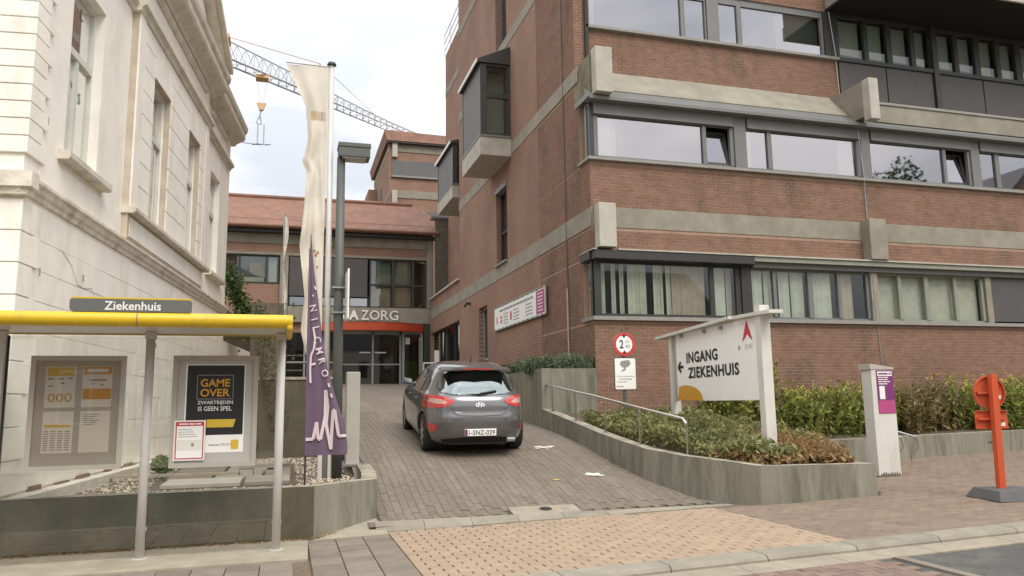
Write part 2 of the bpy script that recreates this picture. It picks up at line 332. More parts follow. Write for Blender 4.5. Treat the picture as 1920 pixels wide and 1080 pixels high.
def greek(mb, org, right, upv, width, height, seed=0):
    """a line of print too small to read: word-length strokes"""
    r_ = random.Random(seed*13+7); right = Vector(right).normalized(); upv = Vector(upv).normalized(); org = Vector(org); x = -width/2
    while x < width/2-height:
        w = min(height*r_.uniform(1.5, 5), width/2-x); a = org+right*x; b = org+right*(x+w); u_ = upv*height*.36
        mb.quad(a-u_, b-u_, b+u_, a+u_); x += w+height*.5
    return mb
def rect_on(mb, org, right, upv, w, h):
    r_ = Vector(right).normalized()*w/2; u_ = Vector(upv).normalized()*h/2; o_ = Vector(org)
    return mb.quad(o_-r_-u_, o_+r_-u_, o_+r_+u_, o_-r_+u_)
def leaves(name, pts, size, m, parent=None, nrm=None, aspect=1.8, jitter=0.5, kind=None, upb=0.3):
    """leaf-sized faces at the given points"""
    n = len(pts); pts = np.asarray(pts)
    a = rng.normal(size=(n, 3)); a[:, 2] += upb; a /= np.linalg.norm(a, axis=1)[:, None]
    b = rng.normal(size=(n, 3)); b -= a*(a*b).sum(1)[:, None]; b /= np.linalg.norm(b, axis=1)[:, None]
    c = np.cross(a, b)
    s = size*(1+jitter*(rng.random(n)-0.5))[:, None]
    L_ = c*s*aspect/2; W_ = b*s/2
    V = np.stack([pts-L_, pts+W_*0.9-L_*0.1, pts+L_, pts-W_*0.9-L_*0.1], 1).reshape(-1, 3)
    Q = np.arange(4*n).reshape(-1, 4)
    return arr_mesh(name, V, Q, m, parent, kind)
def gz(X): return 0.023*X if X > 0 else 0.0
RY = [8.0, 9.0, 10.1, 11, 12, 13, 14, 15.35, 20, 28, 35.5]; RZ = [0.06, 0.09, .13, .34, .56, .75, .87, 1.0, 1.4, 2.02, 2.48]
def rz(Y): return float(np.interp(Y, RY, RZ))

# ================================================================== GROUND, ROAD, PAVEMENTS
struct(MB().quad((-900, -900, -0.75), (900, -900, -0.75), (900, 900, -0.75), (-900, 900, -0.75)).build('ground', 'ground_soil'))
def sheet(name, xs, ys, zf, m):
    mb = MB(); nx, ny = len(xs), len(ys)
    mb.add([(x, y, zf(x, y)) for x in xs for y in ys], [(i*ny+j, (i+1)*ny+j, (i+1)*ny+j+1, i*ny+j+1) for i in range(nx-1) for j in range(ny-1)])
    return mb.build(name, m)
XS = [-60, -20, -5, 0, 5, 10, 20, 30, 60]
road = struct(sheet('road', XS, [-9, 0, 3, 6.46], lambda x, y: gz(min(x, 30))-0.075, 'asphalt'))
far_pavement = struct(sheet('pavement_opposite', XS, [-14, -4.2], lambda x, y: gz(min(x, 30))-0.02, 'slab_conc'))
gut = MB()
for x0 in range(-30, 40): gut.hexa([(x0+.004, 6.13, gz(x0)-.12), (x0+.996, 6.13, gz(x0+1)-.12), (x0+.996, 6.452, gz(x0+1)-.12), (x0+.004, 6.452, gz(x0)-.12),
                                    (x0+.004, 6.13, gz(x0)-.062), (x0+.996, 6.13, gz(x0+1)-.062), (x0+.996, 6.452, gz(x0+1)-.055), (x0+.004, 6.452, gz(x0)-.055)])
stuff(gut.build('gutter', 'gutter', road))
sidewalk = struct(sheet('sidewalk', XS, [6.6, 9.3, 9.75], lambda x, y: gz(min(x, 30))-0.035, 'joint_sand'))
sidewalk_side = struct(sheet('sidewalk_beside_planter', [8.05, 10, 14, 20, 30], [9.6, 11, 13.2], lambda x, y: gz(min(x, 30))-0.037, 'joint_sand'))
# kerb stones, one metre each
kerb = struct(sheet('kerb', XS, [6.45, 6.7], lambda x, y: gz(min(x, 30))-0.09, 'joint_sand'))
for i in range(-5, 14):
    x0 = i*1.0+0.35
    mb = MB(); a, b = x0+.005, x0+.995
    prof = [(6.452, -.12), (6.452, -.035), (6.475, -.008), (6.50, 0.0), (6.715, 0.002), (6.715, -.12)]
    vs_ = [(a, y, z+gz(a)) for y, z in prof]+[(b, y, z+gz(b)) for y, z in prof]; n = len(prof)
    mb.add(vs_, [tuple(range(n)), tuple(range(2*n-1, n-1, -1))]+[(k, n+k, n+(k+1) % n, (k+1) % n) for k in range(n)])
    mb.build('kerb_stone', 'kerb', kerb)

def box_mesh(name, lx, ly, lz, m, cham=0.004):
    me = bpy.data.meshes.new(name); c = cham; x, y = lx/2, ly/2
    v = [(-x, -y, -lz), (x, -y, -lz), (x, y, -lz), (-x, y, -lz), (-x, -y, -c), (x, -y, -c), (x, y, -c), (-x, y, -c), (-x+c, -y+c, 0), (x-c, -y+c, 0), (x-c, y-c, 0), (-x+c, y-c, 0)]
    f = [(8, 9, 10, 11)]+[(i, (i+1) % 4, 4+(i+1) % 4, 4+i) for i in range(4)]+[(4+i, 4+(i+1) % 4, 8+(i+1) % 4, 8+i) for i in range(4)]
    me.from_pydata(v, [], f); me.update(); me.materials.append(MATS[m]); return me, np.array(v), f
def lay(name, cells, lx, ly, lz, m, parent, zf, tilt=None, limit=300, jit=0.0025, restname=None):
    """the nearest pieces as parts, the rest as one joined part"""
    me, V, Fc = box_mesh(name, lx, ly, lz, m)
    cells = sorted(cells, key=lambda c: (c[0]**2+c[1]**2))
    for x, y in cells[:limit]:
        o = bpy.data.objects.new(name, me); COL.objects.link(o); o.parent = parent
        o.location = (x, y, zf(x, y)+random.uniform(-jit, jit)); ty = tilt(x, y) if tilt else (0.0, -math.atan(0.023) if x > 0 else 0)
        o.rotation_euler = (ty[0]+random.uniform(-.004, .004), ty[1]+random.uniform(-.004, .004), random.uniform(-.009, .009))
    rest = cells[limit:]
    if rest:
        A = []; Q4 = []
        for k, (x, y) in enumerate(rest):
            e = tilt(x, y) if tilt else (0.0, -math.atan(0.023) if x > 0 else 0)
            R = np.array(Euler((e[0]+random.uniform(-.004, .004), e[1]+random.uniform(-.004, .004), random.uniform(-.009, .009))).to_matrix())
            A.append(V@R.T+np.array([x, y, zf(x, y)+random.uniform(-jit, jit)])); Q4.append(np.array(Fc)+k*len(V))
        arr_mesh(restname or name+'_field', np.concatenate(A), np.concatenate(Q4), m, parent, 'stuff')
def halves(x0, x1, y0, y1, px, py, inside=lambda x, y: True):
    out = []; j = 0; y = y0+py/2
    while y < y1:
        if j % 2:
            for x in (x0+px/4, x1-px/4):
                if inside(x, y): out.append((x, y))
        y += py; j += 1
    return out
def bond(x0, x1, y0, y1, px, py, inside=lambda x, y: True, half=True):
    out = []; j = 0; y = y0+py/2
    while y < y1:
        x = x0+px/2-(px/2 if (j % 2 and half) else 0)
        while x < x1+px/2:
            if x0+px*.49 <= x <= x1-px*.49 and inside(x, y): out.append((x, y))
            x += px
        y += py; j += 1
    return out
zs = lambda x, y: gz(x)
edge = lambda x: 9.66-(x-1.1)*0.052          # foot of the ramp
yel = (1.22, 1.22+19*.224, 6.73, 9.6, .224, .1125)
lay('yellow_half_paver', halves(*yel, lambda x, y: y < edge(x)-.12), 0.0955, 0.1105, 0.07, 'paver_yellow', sidewalk, zs)
lay('yellow_paver', bond(1.22, 1.22+19*.224, 6.73, 9.6, 0.224, 0.1125, lambda x, y: y < edge(x)-.12), 0.2105, 0.1105, 0.07, 'paver_yellow', sidewalk, zs)
red = bond(5.478, 5.478+56*.215, 6.73, 9.25, 0.215, 0.108, lambda x, y: (y < 9.14 if 6.1 < x < 8.15 else y < 9.3) )
lay('red_half_paver', halves(5.478, 5.478+56*.215, 6.73, 9.25, .215, .108, lambda x, y: x < 9 and y < 9.3), 0.1035, 0.106, 0.07, 'paver_red', sidewalk, zs)
lay('red_paver', red, 0.211, 0.106, 0.07, 'paver_red', sidewalk, zs)
lay('red_paver', bond(8.12, 18, 9.22, 13.06, 0.215, 0.108), 0.211, 0.106, 0.07, 'paver_red', sidewalk_side, zs, limit=0, restname='red_paver_field')
roadp = bond(1.5, 5.42, 4.6, 6.1, 0.215, 0.108)
lay('road_paver', roadp, 0.205, 0.10, 0.07, 'paver_road', road, lambda x, y: gz(x)-.058, limit=160)
MB().hexa([(5.44, 4.4, .0), (5.54, 4.4, .0), (5.56, 6.12, .0), (5.46, 6.12, .0), (5.44, 4.4, .072), (5.54, 4.4, .074), (5.56, 6.12, .075), (5.46, 6.12, .073)]).build('edging_strip', 'slab_grey', road)
slabs = bond(-3.6, 0.3, 6.73, 8.37, 0.31, 0.31, half=False)+bond(0.29, 1.221, 6.73, 9.38, 0.31, 0.31, half=False)
lay('paving_slab', slabs, 0.302, 0.302, 0.05, 'slab_grey', sidewalk, zs, jit=0.003)
MB().hexa([(-6, 8.40, -.1), (0.27, 8.40, -.1), (0.30, 9.49, -.1), (-6, 9.49, -.1), (-6, 8.40, .006), (0.27, 8.40, .006), (0.30, 9.49, .018), (-6, 9.49, .018)]).build('shelter_pad', 'slab_conc', sidewalk, bevel=.01)
MB().prism([(0.34, 9.41, .012), (1.22, 9.41, .03), (1.22, 9.58, .034), (1.14, 10.11, .12), (0.36, 9.53, .012)], (0, 0, -.15)).build('mortar_fillet', 'slab_conc', sidewalk)

# ramp up to the entrance
ys = [9.62, 9.8, 10.1, 10.5, 11, 11.5, 12, 12.5, 13, 13.5, 14, 15.35, 17, 20, 24, 28, 32, 35.7]
ramp = struct(sheet('ramp', [1.02, 2, 4, 6.45], ys, lambda x, y: rz(y)-.028, 'paver_ramp'))
rcell = [(x, y) for (y, x) in bond(9.75, 19.6, 1.18, 6.1, 0.215, 0.108) if x < (5.13 if y > 12 else 5.13+(12-y)*.36) and y > edge(x)+.09 and not (2.8 < x < 3.76 and y < 9.98)]
def rtilt(x, y): s = (rz(y+.1)-rz(y-.1))/.2; return (math.atan(s), 0)
lay('ramp_paver', rcell, 0.1055, 0.2125, 0.06, 'paver_ramp', ramp, lambda x, y: rz(y)+.002, rtilt)
for i in range(8):                           # edging stones at the foot of the ramp
    xa, xb = 1.09+i*.59, 1.09+i*.59+.584
    MB().hexa([(xa, edge(xa)-.10, -.05), (xb, edge(xb)-.10, -.05), (xb, edge(xb)+.05, -.05), (xa, edge(xa)+.05, -.05),
               (xa, edge(xa)-.10, gz(xa)+.006), (xb, edge(xb)-.10, gz(xb)+.006), (xb, edge(xb)+.05, rz(9.7)+.022), (xa, edge(xa)+.05, rz(9.7)+.022)]).build('edging_stone', 'kerb', ramp)
dp = MB().hexa([(2.83, edge(3)+.06, .0), (3.73, edge(3.7)+.06, .0), (3.73, edge(3.7)+.36, .0), (2.83, edge(3)+.36, .0), (2.83, edge(3)+.06, .13), (3.73, edge(3.7)+.06, .13), (3.73, edge(3.7)+.36, .19), (2.83, edge(3)+.36, .19)]).build('drain_cover', 'gutter', ramp)
def disc(mb, c, rx, ry, z0, sl, n=18): return mb.add([(c[0]+rx*math.cos(k*6.2832/n), c[1]+ry*math.sin(k*6.2832/n), z0+sl*ry*math.sin(k*6.2832/n)) for k in range(n)], [tuple(range(n))])
disc(MB(), (3.3, 9.77), .085, .07, .168, .2).build('drain_hole', 'rubber', dp)
disc(MB(), (3.56, 9.76), .04, .03, .166, .2).build('drain_slot', 'grey_print', dp)
def splat(cx, cy, w, h, seed):
    r_ = random.Random(seed); mb = MB()
    for k in range(13):
        a, b = cx+r_.uniform(-w, w), cy+r_.uniform(-h, h); rr = r_.uniform(.012, .05)
        pts = []
        for q in range(12):
            t = q*6.2832/12; R = rr*r_.uniform(.55, 1.25); x, y = a+R*1.7*math.cos(t), b+R*math.sin(t); pts.append((x, y, rz(y)+.010+.0007*k))
        mb.add(pts, [tuple(range(12))])
    return mb.build('paint_mark', 'paper', ramp)
splat(4.63, 11.3, .13, .06, 3); splat(4.38, 12.95, .16, .07, 5)
disc(MB(), (3.95, 11.15), .05, .025, rz(11.15)+.010, .2).build('paint_mark', 'yellow_print', ramp)
# pavement slope on which the planters stand
def path_wall(name, outer, thick, tops, bots, m, parent, side=1, cop=None):
    """wall following a plan path, with its own top and bottom height at each point; side=1 puts the thickness to the left of the path"""
    P = [Vector((x, y, 0)) for x, y in outer]; inn = []
    for i, p in enumerate(P):
        d0 = (p-P[i-1]).normalized() if i else None; d1 = (P[i+1]-p).normalized() if i < len(P)-1 else None
        n0 = Vector((-d0.y, d0.x, 0))*side if d0 else None; n1 = Vector((-d1.y, d1.x, 0))*side if d1 else None
        nn = (n0+n1).normalized() if (n0 and n1) else (n0 or n1)
        k = 1/max(.5, nn.dot(n1 or n0)); inn.append(p+nn*thick*k)
    mb = MB(); N = len(P); v = []
    for i in range(N):
        v += [(P[i].x, P[i].y, bots[i]), (P[i].x, P[i].y, tops[i]), (inn[i].x, inn[i].y, tops[i]), (inn[i].x, inn[i].y, bots[i])]
    f = [(0, 1, 2, 3), (4*N-1, 4*N-2, 4*N-3, 4*N-4)]
    for i in range(N-1):
        for k in range(4): f.append((4*i+k, 4*(i+1)+k, 4*(i+1)+(k+1) % 4, 4*i+(k+1) % 4))
    if side == -1: f = [q[::-1] for q in f]
    mb.add(v, f); o = mb.build(name, m, parent, bevel=.012)
    if cop:
        mc = MB(); v = []
        for i in range(N): v += [(P[i].x*1.0, P[i].y, tops[i]+.003), (inn[i].x, inn[i].y, tops[i]+.003)]
        mc.add(v, [(2*i, 2*i+2, 2*i+3, 2*i+1) for i in range(N-1)]); mc.build('wall_top', cop, parent)
    return o
wl_ = thing('low_wall', 'low mossy concrete wall behind the bus shelter, turning in beside the ramp', 'wall', (0.4, 9.6, 0))
path_wall('wall_face', [(-6.5, 9.5), (0.36, 9.52)], .2, [.6, .6], [-.3, -.3], 'concrete_moss', wl_, 1, 'coping')
path_wall('wall_return', [(0.364, 9.521), (1.16, 10.12), (1.26, 11.2), (1.3, 12.6)], .2, [.598, .60, .60, .63], [-.3, -.3, -.3, 0], 'concrete_wall', wl_, 1, 'coping')
pw = thing('planter_wall', 'low curved concrete planter wall along the right edge of the ramp', 'wall', (6.2, 9.3, 0))
path_wall('wall_face', [(5.15, 15.34), (5.15, 12.3), (5.22, 11.6), (5.35, 10.95), (5.63, 10.3), (5.93, 9.75), (6.2, 9.27)], .2, [1.39, 1.0, .90, .80, .725, .68, .635], [-.2]*7, 'concrete_wall', pw, 1, 'coping')
path_wall('wall_front', [(6.204, 9.268), (8.05, 9.2)], .2, [.632, .605], [-.2]*2, 'concrete_wall', pw, 1, 'coping')
path_wall('wall_end', [(8.052, 9.205), (8.12, 13.09)], .2, [.60, .66], [-.2]*2, 'concrete_wall', pw, 1, 'coping')
fp = thing('raised_planter', 'long low concrete planter wall in front of the brick facade, behind the white totem', 'planter', (14, 13.1, 0.3))
path_wall('wall_face', [(8.13, 13.1), (12, 13.1), (16, 13.1), (26, 13.1)], .22, [.66, .72, .78, .9], [-.2]*4, 'concrete_wall', fp, 1, 'coping')
rw = thing('retaining_wall', 'tall stepped concrete retaining wall between ramp and brick corner', 'wall', (5.2, 15.4, 1))
path_wall('cross_wall', [(5.352, 15.36), (6.41, 15.36)], .2, [2.235, 2.235], [.6, .6], 'concrete_wall', rw, 1, 'coping')
path_wall('ramp_side', [(5.15, 15.345), (5.15, 19), (5.15, 26)], .2, [2.24, 2.2, 2.45], [.6]*3, 'concrete_wall', rw, -1, 'coping')
soil = MB(); soil.add([(6.0, 10.0, .62), (6.35, 9.45, .56), (7.9, 9.4, .55), (7.95, 13.2, .95), (7.95, 15.5, 1.2), (6.4, 15.5, 1.3), (5.3, 15.3, 1.3), (5.3, 12.2, .93), (5.5, 11.1, .80), (5.8, 10.4, .68)], [(0, 1, 2, 3, 7, 8, 9), (7, 3, 4, 5, 6)])
soil.add([(7.95, 13.25, .62), (26, 13.25, .84), (26, 15.5, 1.1), (7.95, 15.5, 1.05)], [(0, 1, 2, 3)])
soil.add([(5.3, 15.5, 2.15), (6.45, 15.5, 2.15), (6.45, 26, 2.4), (5.3, 26, 2.4)], [(0, 1, 2, 3)])
struct(soil.build('soil', 'ground_soil'))
# planting bed left of the ramp
bed = struct(MB().add([(-6, 9.65, .47), (.32, 9.65, .47), (1.05, 10.3, .47), (1.12, 12.6, .47), (1.0, 17.2, .47), (-.7, 17.2, .47), (-.7, 35, .47), (-6, 35, .47)], [(0, 1, 2, 3, 4, 5, 6, 7)]).build('planting_bed', 'ground_soil'))
n = 5200; px_ = rng.uniform(-2.6, 1.05, n); py_ = 9.75+rng.random(n)**1.3*7; keep = (py_ > 9.75+np.clip(px_-.3, 0, 2)*.75) & ~((px_ > -1.75) & (px_ < 0.2) & (py_ > 11.1) & (py_ < 15))
px_, py_ = px_[keep], py_[keep]; n = len(px_)
o6 = np.array([(1, 0, 0), (-.5, .87, 0), (-.5, -.87, 0), (0, 0, .75)]); ss = rng.uniform(.012, .03, n)[:, None, None]
ang = rng.uniform(0, 6.28, n); rotm = np.stack([np.stack([np.cos(ang), -np.sin(ang), 0*ang], 1), np.stack([np.sin(ang), np.cos(ang), 0*ang], 1), np.stack([0*ang, 0*ang, 1+0*ang], 1)], 1)
V = np.einsum('nij,kj->nki', rotm, o6)*ss+np.stack([px_, py_, np.full(n, .472)], 1)[:, None, :]
Q = (np.array([(0, 1, 3), (1, 2, 3), (2, 0, 3)])[None]+4*np.arange(n)[:, None, None]).reshape(-1, 3)
gravel = arr_mesh('gravel', V.reshape(-1, 3), Q, 'gravel', None, 'stuff')
tw = thing('terrace_wall', 'dark mossy retaining wall of the terrace left of the ramp', 'wall', (0, 17, .5))
MB().box(-.72, 17.0, 0, 1.0, 17.25, 2.08).build('wall_face', 'concrete_moss', tw)
MB().box(0.78, 17.254, 0, 1.0, 35.3, 2.3).build('wall_return', 'concrete_moss', tw)
MB().box(-.76, 16.97, 2.083, 1.03, 17.3, 2.14).build('coping_stone', 'coping', tw)
struct(MB().hexa([(-.7, 17.3, .2), (.77, 17.3, .2), (.77, 35.4, .2), (-.7, 35.4, .2), (-.7, 17.3, 2.05), (.77, 17.3, 2.05), (.77, 35.4, 2.45), (-.7, 35.4, 2.45)]).build('terrace', 'slab_conc'))

n = 700; lx_ = rng.uniform(-3, .9, n); ly_ = np.where(lx_ < .36, 9.47-np.abs(rng.normal(0, .03, n)), 9.47+(lx_-.36)*.75-np.abs(rng.normal(0, .03, n)))
leaves('leaf_litter', np.stack([lx_, ly_, np.where(lx_ < .3, .022, .03+.05*np.clip(lx_-.3, 0, 1))+.006*rng.random(n)], 1), .022, 'leaf_rust', None, kind='stuff', upb=3)

# ================================================================== WHITE TOWNHOUSE
hd = Vector((.1040, .99458, 0)); hn = Vector((.99458, -.1040, 0)); hp = Vector((-2.92, 9.7, 0))
def H(s, o, z): p = hp+hd*s+hn*o; return (p.x, p.y, z)
def hbox(mb, s0, s1, o0, o1, z0, z1):
    return mb.hexa([H(s0, o0, z0), H(s0, o1, z0), H(s1, o1, z0), H(s1, o0, z0), H(s0, o0, z1), H(s0, o1, z1), H(s1, o1, z1), H(s1, o0, z1)])
def holes_wall(put, s0, s1, z0, z1, holes):
    """cells of a wall around its openings; put(sa, sb, za, zb)"""
    zc = sorted({z0, z1}|{h[2] for h in holes if z0 < h[2] < z1}|{h[3] for h in holes if z0 < h[3] < z1})
    for za, zb in zip(zc[:-1], zc[1:]):
        xs = [(h[0], h[1]) for h in holes if h[2] <= za+1e-6 and h[3] >= zb-1e-6]; xs.sort(); c = s0
        for a, b in xs:
            if a > c+1e-6: put(c, a, za, zb)
            c = max(c, b)
        if c < s1-1e-6: put(c, s1, za, zb)
th = thing('townhouse', 'white stuccoed classical townhouse with pediment and tall windows', 'house', (-3, 10, .5))
HW = [(1.02, 2.2, 4.8, 7.3), (4.4, 5.52, 4.8, 7.3), (7.05, 8.12, 4.8, 7.3), (9.88, 11.05, 4.8, 7.3)]
mb = MB(); holes_wall(lambda a, b, c, d: hbox(mb, a, b, -.5, 0, c, d), -.05, 12.3, .3, 8.85, HW)
hbox(mb, -.05, 12.3, -9, -.502, .3, .31); mb.build('wall', 'stucco', th)
mb = MB(); hbox(mb, -.05, .35, -6, -.505, .3, 8.85); mb.build('street_wall', 'stucco', th)
mb = MB(); hbox(mb, 11.9, 12.3, -8, -.505, .3, 8.85); mb.build('rear_wall', 'stucco', th)
# projecting central bay with ashlar blocks
mb = MB(); holes_wall(lambda a, b, c, d: hbox(mb, a, b, .002, .10, c, d), 3.4, 8.9, 4.2, 8.02, [h for h in HW if 3 < h[0] < 9]); mb.build('bay_wall', 'stucco_joint', th)
for a, b in ((3.405, 3.72),): mb = MB(); hbox(mb, a, b, .102, .135, 4.72, 8.0); mb.build('pilaster', 'stucco', th)
mb = MB(); hbox(mb, 8.58, 8.895, .102, .135, 4.72, 8.0); mb.build('pilaster', 'stucco', th)
blk = 0
for a, b in ((3.735, 4.39), (5.53, 7.04), (8.13, 8.57)):
    z = 4.74
    while z < 7.9:
        z1 = min(z+.415, 7.99)
        mb = MB(); hbox(mb, a, b, .101, .122, z+.007, z1-.007); mb.build('ashlar_block', 'stucco_block', th, bevel=.005); z += .415
for a, b in ((4.39, 5.53), (7.04, 8.13)): mb = MB(); hbox(mb, a+.004, b-.004, .101, .122, 7.31, 7.985); mb.build('lintel_panel', 'stucco_block', th, bevel=.005)
# lower wall: coursed blocks
random.seed(11); z = .62; row = 0
while z < 3.9:
    z1 = min(z+.365, 3.93); s = .44 if row % 2 else .30
    while s < 12.25:
        w = random.uniform(.75, 1.25); b = min(s+w, 12.28)
        if b-s > .15:
            mb = MB(); hbox(mb, s+.003, b-.003, .001, .008+random.uniform(0, .005), z+.003, z1-.003); mb.build('ashlar_block', 'stucco_block', th, bevel=.003)
        s = b
    z += .365; row += 1
# quoins on the near corner
z = .62; row = 0
while z < 8.8:
    hgt = .365 if z < 3.9 else .205
    if not (3.9 < z < 4.24):
        ln = .30 if row % 2 else .42
        if z < 3.9: ln = .29 if row % 2 == 0 else .43
        mb = MB(); hbox(mb, -.085, ln, .0012, .035, z+.006, z+hgt-.006); hbox(mb, -.085, -.052, -.9, .0011, z+.006, z+hgt-.006); mb.build('quoin_block', 'stucco_block', th, bevel=.006)
    z += hgt; row += 1
    if 3.75 < z < 4.2: z = 4.235
mb = MB(); hbox(mb, -.045, -.04, -6, .0, .62, 8.8); mb.build('joint_backing', 'stucco_joint', th)
# street face block courses left of the quoins
z = .62
while z < 8.7:
    hgt = .365 if z < 3.9 else .205
    if not (3.9 < z < 4.24): mb = MB(); hbox(mb, -.075, -.047, -5.9, -.905, z+.006, z+hgt-.006); mb.build('course_block', 'stucco_block', th)
    z += hgt
    if 3.75 < z < 4.2: z = 4.235
def mould(name, prof, s0, s1, m, ends=True, sc=1):   # profile of (o, z) swept along the facade
    n = len(prof); v = [H(s0, o, z) for o, z in prof]+[H(s1, o, z) for o, z in prof]
    return MB().add(v, [tuple(range(n))[::-1], tuple(range(n, 2*n))]+[(k, (k+1) % n, n+(k+1) % n, n+k) for k in range(n)]).build(name, m, th)
mould('string_course', [(-.02, 3.97), (.03, 3.97), (.04, 4.02), (.07, 4.05), (.085, 4.10), (.12, 4.13), (.12, 4.17), (.02, 4.21), (-.02, 4.21)], -.16, 12.3, 'stone_dirty')
mb = MB(); hbox(mb, -.20, -.0, -5.9, .155, 4.02, 4.20); hbox(mb, -.15, 0, -5.9, .10, 3.94, 4.018); mb.build('string_course', 'stone_dirty', th)
for a, b in ((.35, 3.38), (8.92, 12.28)): mb = MB(); hbox(mb, a, b, .001, .012, 4.24, 4.58); mb.build('apron_panel', 'stucco', th)
mb = MB(); hbox(mb, 3.5, 8.8, .101, .113, 4.24, 4.56); mb.build('apron_panel', 'stucco', th)
mould('sill_band', [(0, 4.60), (.20, 4.60), (.23, 4.63), (.23, 4.69), (.0, 4.735)], 3.36, 9.1, 'stone_trim')
for a, b in ((.84, 2.46), (9.72, 11.5)): mould('window_sill', [(0, 4.67), (.13, 4.67), (.15, 4.70), (.15, 4.775), (.0, 4.80)], a, b, 'stone_trim')
mould('architrave', [(0, 8.0), (.03, 8.0), (.05, 8.06), (.12, 8.10), (.12, 8.17), (0, 8.19)], -.1, 3.3, 'stone_trim')
mould('architrave', [(0, 7.99), (.15, 7.99), (.17, 8.06), (.23, 8.10), (.23, 8.17), (0, 8.19)], 3.3, 9.0, 'stone_trim')
mould('architrave', [(0, 8.0), (.03, 8.0), (.05, 8.06), (.12, 8.10), (.12, 8.17), (0, 8.19)], 9.0, 12.3, 'stone_trim')
mb = MB(); hbox(mb, 3.42, 8.88, .002, .11, 8.2, 8.84); mb.build('frieze', 'stucco', th)
mould('frieze_moulding', [(.1, 8.66), (.15, 8.66), (.19, 8.72), (.19, 8.78), (.1, 8.78)], 3.6, 8.4, 'stone_trim')
mould('frieze_moulding', [(0, 8.62), (.05, 8.62), (.08, 8.68), (.08, 8.72), (0, 8.72)], 9.6, 11.6, 'stone_trim')
CP = [(-.3, 8.83), (.06, 8.83), (.10, 8.90), (.30, 9.0), (.33, 9.06), (.33, 9.18), (.38, 9.25), (.40, 9.36), (-.3, 9.42)]
mould('cornice', CP, -.2, 3.25, 'stone_trim'); mould('cornice', CP, 9.15, 12.66, 'stone_trim')
mould('cornice', [(o+.13 if o > 0 else o, z+.002) for o, z in CP], 3.25, 9.15, 'stone_trim')
mb = MB(); hbox(mb, 12.3, 12.66, -6, .06, 8.9, 9.4); mb.build('cornice', 'stone_trim', th)
# pediment: tympanum and raking cornices
mb = MB(); mb.prism([H(3.3, .2, 9.43), H(9.1, .2, 9.43), H(6.2, .2, 11.05)], hn*-.6); mb.build('tympanum', 'stucco', th)
for sa, sb in ((3.0, 6.2), (9.4, 6.2)):
    q = []
    for o0, o1, dz0, dz1 in ((-.4, .40, .0, .14), (-.4, .52, .145, .30)):
        mb = MB(); mb.hexa([H(sa, o0, 9.43+dz0), H(sa, o1, 9.43+dz0), H(sb, o1, 11.1+dz0), H(sb, o0, 11.1+dz0), H(sa, o0, 9.43+dz1), H(sa, o1, 9.43+dz1), H(sb, o1, 11.1+dz1), H(sb, o0, 11.1+dz1)])
        if sa > sb: mb.f = [f[::-1] for f in mb.f]
        mb.build('raking_cornice', 'stone_trim', th)
mb = MB(); mb.add([H(-.2, -.2, 9.42), H(12.6, -.2, 9.42), H(12.6, -6, 9.42), H(-.2, -6, 9.42), H(3, -3.1, 11.4), H(9.4, -3.1, 11.4)], [(0, 1, 5, 4), (1, 2, 5), (2, 3, 4, 5), (3, 0, 4)]); mb.build('roof', 'slate', th)
mb = MB(); hbox(mb, 11.2, 12.0, -2.2, -1.4, 9.5, 12.4); mb.build('chimney', 'brick_side', th)
# ledge along the foot of the wall
mb = MB(); hbox(mb, -.15, 7.6, .03, .22, .3, .60); mb.build('plinth_ledge', 'stone_trim', th)
random.seed(5)
for k in range(9):
    s = random.uniform(.5, 6.5); mb = MB(); hbox(mb, s, s+random.uniform(.15, .45), .0125, .05, .6, .615+random.uniform(0, .045)); mb.build('exposed_brick', 'brick', th)
def hwindow(i, s0, s1, z0, z1, off):
    fr = MB(); o0, o1 = off-.20, off-.13; t = .065
    hbox(fr, s0, s0+t, o0, o1, z0, z1); hbox(fr, s1-t, s1, o0, o1, z0, z1); hbox(fr, s0+t, s1-t, o0, o1, z0, z0+.09); hbox(fr, s0+t, s1-t, o0, o1, z1-t, z1)
    w = fr.build('window', 'window_white', th); mid = (s0+s1)/2; tz = z0+1.55
    m2 = MB(); hbox(m2, s0+t, s1-t, o0, o1+.02, tz-.05, tz+.05); m2.build('transom', 'window_white', w)
    m2 = MB(); hbox(m2, mid-.04, mid+.04, o0, o1+.01, z0+.09, tz-.05); m2.build('mullion', 'window_white', w)
    for a, b, c, d in ((s0+t, mid-.04, z0+.09, tz-.05), (mid+.04, s1-t, z0+.09, tz-.05), (s0+t, s1-t, tz+.05, z1-t)):
        m2 = MB(); m2.quad(H(b, off-.165, c), H(a, off-.165, c), H(a, off-.165, d), H(b, off-.165, d)); m2.build('pane', 'glass_old', w)
    m2 = MB(); 
    for k in range(10):
        a = s0+t+(s1-s0-2*t)*k/10; b = s0+t+(s1-s0-2*t)*(k+1)/10; o_ = off-.27-(.02 if k % 2 else 0)
        zl = z0 if i else z0+(1.0 if k % 3 else .85)
        m2.quad(H(b, o_, zl), H(a, off-.27-(0 if k % 2 else .02), zl), H(a, off-.27-(0 if k % 2 else .02), z1), H(b, o_, z1))
    m2.build('curtain', 'blind_green', w)
    m2 = MB(); hbox(m2, s0-.1, s1+.1, -.62, -.6, z0-.1, z1+.1); m2.build('dark_backing', 'interior', w)
    return w
for i, h in enumerate(HW):
    w = hwindow(i, *h, .10 if 3 < h[0] < 9 else 0)
    if i == 0:
        for t, s, z in (('E', 1.45, 7.08), ('L', 1.75, 7.05), ('I', 1.25, 6.55), ('S', 1.85, 5.85), ('V', 1.6, 5.9), ('I', 1.22, 5.85)): L = MB(); put_text(L, t, H(s, -.16, z), hd, (0, 0, 1), height=.16, bold=.01); L.build('letter', 'grey_print', w)
